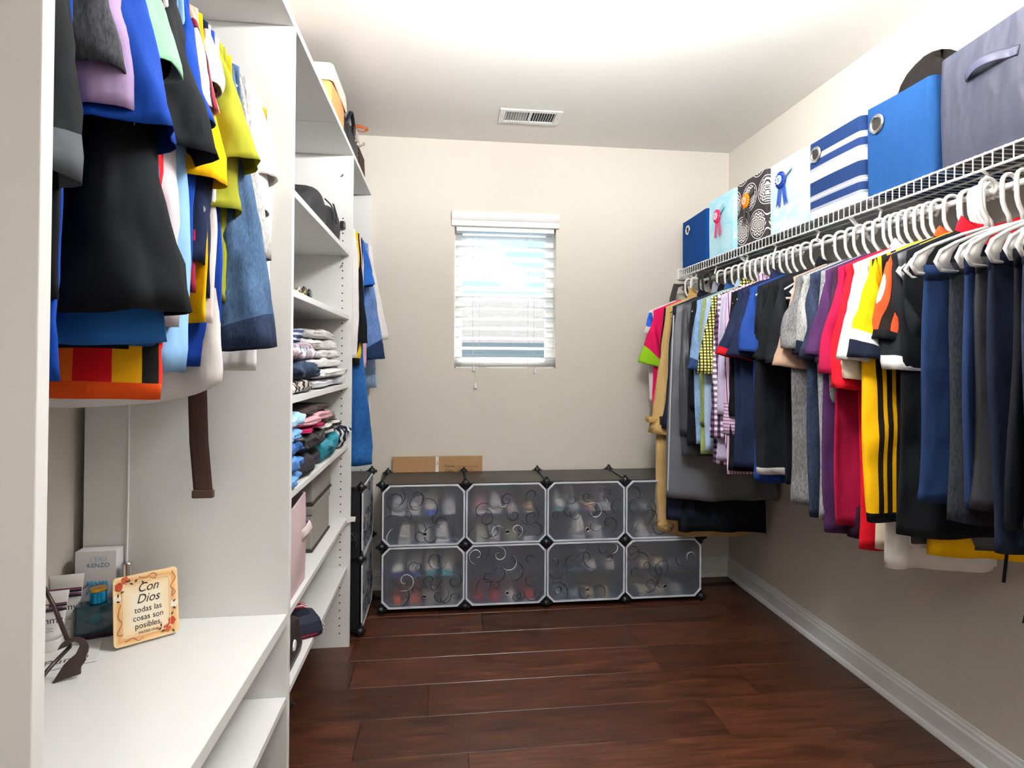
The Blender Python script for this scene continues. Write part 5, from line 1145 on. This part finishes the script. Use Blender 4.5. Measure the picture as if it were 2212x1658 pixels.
# ------------------------------------------------------------------ shoes
def shoe_mesh(kind, up, sole, acc):
    q = MB(); L = .125; n = 12; rings = []
    if kind in ('sneaker', 'boot'):
        for j in range(n+1):
            s = j/n; w = .036*(.72+.35*math.sin(PI*min(1, s*.95+.05)))*(1 if s < .93 else .75); hh = (.105 if kind == 'boot' else .075)*(1-.0*s) if s < .42 else lerp(.075, .038, sm((s-.42)/.5))
            if s < .08: hh *= .9; w *= .85
            y = L-2*L*s*.98; rings.append([(w*math.cos(a)*(1 if math.sin(a) < .5 else .8), y, .02+max(0, hh)*max(0, math.sin(a))**.75) for a in [PI*i/12 for i in range(13)]])
        q.loft(rings, closed=True, cap0=True, cap1=True, m=0)
        out = []
        for j in range(n+1): s = j/n; w = .039*(.72+.35*math.sin(PI*min(1, s*.95+.05)))*(1 if s < .93 else .78); out.append((w, L-2*L*s*.99))
        poly = out+[(-x, y) for x, y in out[::-1]]; q.prism(poly, 0, .022, m=1)
        q.lathe([(.026, .088 if kind == 'sneaker' else .118), (.024, .0885 if kind == 'sneaker' else .1185)], 14, T(0, L*.55, 0) @ Matrix.Diagonal((.8, 1.4, 1, 1)), m=2)
        for k in range(4): q.box(-.018, .018, -.005-.016*k, .0-.016*k, .08-.009*k, .086-.009*k, m=2)
    else:
        hz_ = {'pump': .075, 'flat': .012, 'sandal': .03}[kind]
        for j in range(n+1):
            s = j/n; w = .032*(.7+.4*math.sin(PI*min(1, s*.93+.07)))*(1 if s < .92 else .6); zb = hz_*(1-sm(min(1, s*1.5))); hh = lerp(.045, .022, sm(s*2)) if s < .5 else lerp(.016, .034, sm((s-.5)*3)) if s < .85 else .026
            y = L-2*L*s*.98; rings.append([(w*math.cos(a), y, zb+.006+hh*max(0, math.sin(a))**.6) for a in [PI*i/12 for i in range(13)]])
        q.loft(rings, closed=True, cap0=True, cap1=True, m=0)
        bot = [[(x, y, zb) for x, y, zb in ((r[0][0]*1.03, r[0][1], r[0][2]-.006), (-r[0][0]*1.03, r[0][1], r[0][2]-.006), (-r[0][0]*1.03, r[0][1], r[0][2]), (r[0][0]*1.03, r[0][1], r[0][2]))] for r in rings]
        q.loft(bot, cap0=True, cap1=True, m=1)
        if kind == 'pump': q.lathe([(.006, 0), (.005, .03), (.01, .06), (.017, hz_)], 10, T(0, L*.86, 0), m=1)
        if kind == 'sandal': q.box(-.02, .02, L*.6, L*.95, 0, hz_, m=1); q.tube([(-.034, -.02, .02), (0, -.025, .05), (.034, -.02, .02)], .006, 6, m=2)
    return q
SHK = {}
def shoe(kind, col, sole, acc, x, y, z, rz, label, up=False):
    key = (kind, col, sole, acc)
    t = thing({'sneaker': 'sneaker', 'boot': 'ankle_boot', 'pump': 'high_heel', 'flat': 'flat_shoe', 'sandal': 'sandal'}[kind], label, 'shoe', (x, y, z), rz, 'shoes behind the frosted doors')
    q = shoe_mesh(kind, col, sole, acc); names = ('upper', 'sole', 'trim'); cols = (col, sole, acc)
    if key not in SHK:
        SHK[key] = []
        for k in range(3):
            p = MB(); idx = [i for i, mm in enumerate(q.m) if mm == k]
            if not idx: continue
            p.v = q.v; p.f = [q.f[i] for i in idx]; p.m = [0]*len(idx)
            bm_ = p.build(names[k], mat(cols[k], .55), t, smooth=(k == 0))
            me = bm_.data; b3 = bmesh.new(); b3.from_mesh(me); bmesh.ops.delete(b3, geom=[v for v in b3.verts if not v.link_faces], context='VERTS'); b3.to_mesh(me); b3.free()
            SHK[key].append((names[k], me))
    else:
        for nm, me in SHK[key]: link(nm, me, t)
    return t
W_, LG_ = '#e9e6e2', '#b9b7b6'
COLN = ('first', 'second', 'third', 'fourth'); 
CELLS = {  # (row, column): (upper shelf, lower shelf); entries (kind, upper, sole, trim, name)
 (1, 0): ([('sneaker', '#c9c9cc', '#f2efec', '#8f9096', 'silver white'), ('sneaker', W_, '#efefef', '#59b9c4', 'white with teal collar'), ('sneaker', '#efe9dc', '#2a66c8', '#d8cfc0', 'cream with blue sole'), ('sneaker', '#d8d6d6', '#eeeeee', '#a7a7ab', 'light grey')],
          [('sneaker', '#e6e2da', '#efefef', '#c9c4bb', 'off white'), ('sneaker', '#d9d6d3', '#e9e9e9', '#b8b5b2', 'pale grey'), ('sneaker', '#efeeec', '#fafafa', '#b9b9bb', 'bright white')]),
 (1, 1): ([('sneaker', '#d99aa6', '#f0e4e4', '#b85a72', 'pink'), ('sneaker', '#dcdada', '#f4f4f4', '#a9a9ad', 'white grey'), ('flat', '#d9c4c2', '#efefef', '#a58f8c', 'blush'), ('flat', '#cfae84', '#e6d2b4', '#a1825c', 'tan')],
          [('boot', '#cfc5b4', '#e6e0d6', '#a89c88', 'beige'), ('pump', '#f0eeea', '#e3dfd8', '#c9c4bb', 'white heeled'), ('flat', '#d2c2a4', '#e9dcc4', '#a79877', 'sand'), ('sneaker', '#4b4d55', '#f0f0f0', '#dcdcdc', 'dark with white sole')]),
 (1, 2): ([('sneaker', '#eceae4', '#4fa0a8', '#cfcac0', 'white with teal sole'), ('pump', '#cfd2da', '#b9bdc8', '#a7abb6', 'silver heeled'), ('flat', '#eab9a4', '#f2d8cc', '#c98f78', 'peach'), ('pump', '#e2e2e6', '#f2f2f2', '#a9abb4', 'white strappy heeled')],
          [('boot', '#ece9e6', '#f4f2f0', '#cfcac6', 'white fluffy'), ('boot', '#e4e1de', '#efecea', '#c4c0bc', 'second white fluffy')]),
 (1, 3): ([('flat', '#8a8a88', '#a4a4a2', '#6a6a68', 'grey'), ('flat', '#7a7a7a', '#9a9a98', '#5a5a58', 'darker grey'), ('flat', '#c79a62', '#d9b98a', '#96713f', 'golden tan')],
          [('sneaker', '#e6e2d8', '#f4f2ee', '#bdb8ac', 'cream'), ('sandal', '#efe9df', '#f4efe6', '#c4b9a4', 'ivory'), ('flat', '#d9d2c4', '#e8e2d6', '#aaa293', 'stone')]),
 (0, 0): ([('sneaker', '#f0efee', '#2b4a96', '#d4d4d8', 'white with navy sole'), ('sneaker', '#efedec', '#2b4a96', '#d8d8dc', 'second white with navy sole'), ('sneaker', '#e6dfcf', '#22b0c4', '#d8482c', 'cream with turquoise sole'), ('sneaker', '#e9e2d2', '#22b0c4', '#d8482c', 'second cream with turquoise sole')],
          [('flat', '#e2593a', '#f2efec', '#b83d24', 'orange'), ('flat', '#e4603e', '#f2efec', '#bb4228', 'second orange'), ('sandal', '#b9b4a6', '#d8d4c8', '#efece4', 'silver jewelled'), ('sneaker', '#9a988f', '#cfcdc4', '#77756c', 'khaki grey')]),
 (0, 1): ([('flat', '#4a4644', '#6a6562', '#a3998f', 'brown black')],
          [('pump', '#b8203a', '#a31a32', '#d84a60', 'red heeled'), ('pump', '#b5203a', '#a01a32', '#d64a60', 'second red heeled'), ('sandal', '#e6e2de', '#f0eeea', '#cf2f2a', 'white and red'), ('sandal', '#cf2f2a', '#f0eeea', '#e2564a', 'red strappy')]),
 (0, 2): ([('flat', '#ece8e0', '#f4f1ea', '#cfc8bb', 'white'), ('flat', '#e8e4dc', '#f2efe8', '#cac3b6', 'second white')],
          [('pump', '#8d93a4', '#a9afc0', '#d6d9e2', 'silver blue heeled'), ('pump', '#868c9e', '#a4aaba', '#d2d5de', 'second silver blue heeled'), ('sandal', '#b8a682', '#cdbf9e', '#8d7d5c', 'gold'), ('flat', '#a89878', '#c0b294', '#80724f', 'dull gold')]),
 (0, 3): ([('flat', '#dcc6a0', '#e9d9bc', '#b39d74', 'cream tan'), ('flat', '#dac49e', '#e7d7ba', '#b09a72', 'second cream tan'), ('flat', '#7c7c7c', '#969696', '#5e5e5e', 'slate')],
          [('sandal', '#dccfb4', '#e9dfc8', '#b3a684', 'ivory tan'), ('sandal', '#d8cbb0', '#e6dcc4', '#b0a280', 'second ivory tan'), ('flat', '#a3a19c', '#b9b7b2', '#7d7b76', 'stone grey')])}
seen = set(); fix = random.Random(77)
for (r, c), rowsets in CELLS.items():
    for lv, items in enumerate(rowsets):
        z0 = CZ0+r*CH+(.0022 if lv else CH*.47+.0032); nI = len(items); xs0 = CX0+c*CW
        slots = 4
        offs = {4: [.1, .3, .5, .7+.02], 3: [.2, .42, .64], 2: [.35, .6] if c < 3 else [.12, .36], 1: [.75]}[nI]
        if (r, c, lv) == (0, 2, 0): offs = [.52, .78]
        for k, (kind, a1, a2, a3, nm) in enumerate(items):
            x = xs0+CW*(offs[k]+.05)+.012; rz = fix.uniform(-.06, .06)
            rz += PI if kind in ('sneaker', 'boot') and (k+c) % 2 == 0 and nm.find('sole') < 0 else 0
            lab = f"{nm} {dict(sneaker='sneaker', boot='ankle boot', pump='shoe', flat='flat shoe', sandal='sandal')[kind]} behind the {COLN[c]} {'upper' if r else 'lower'} door, {'bottom' if lv else 'top'} level"
            sc_h = 1
            shoe(kind, a1, a2, a3, x, CY0+.145, z0, rz, lab)
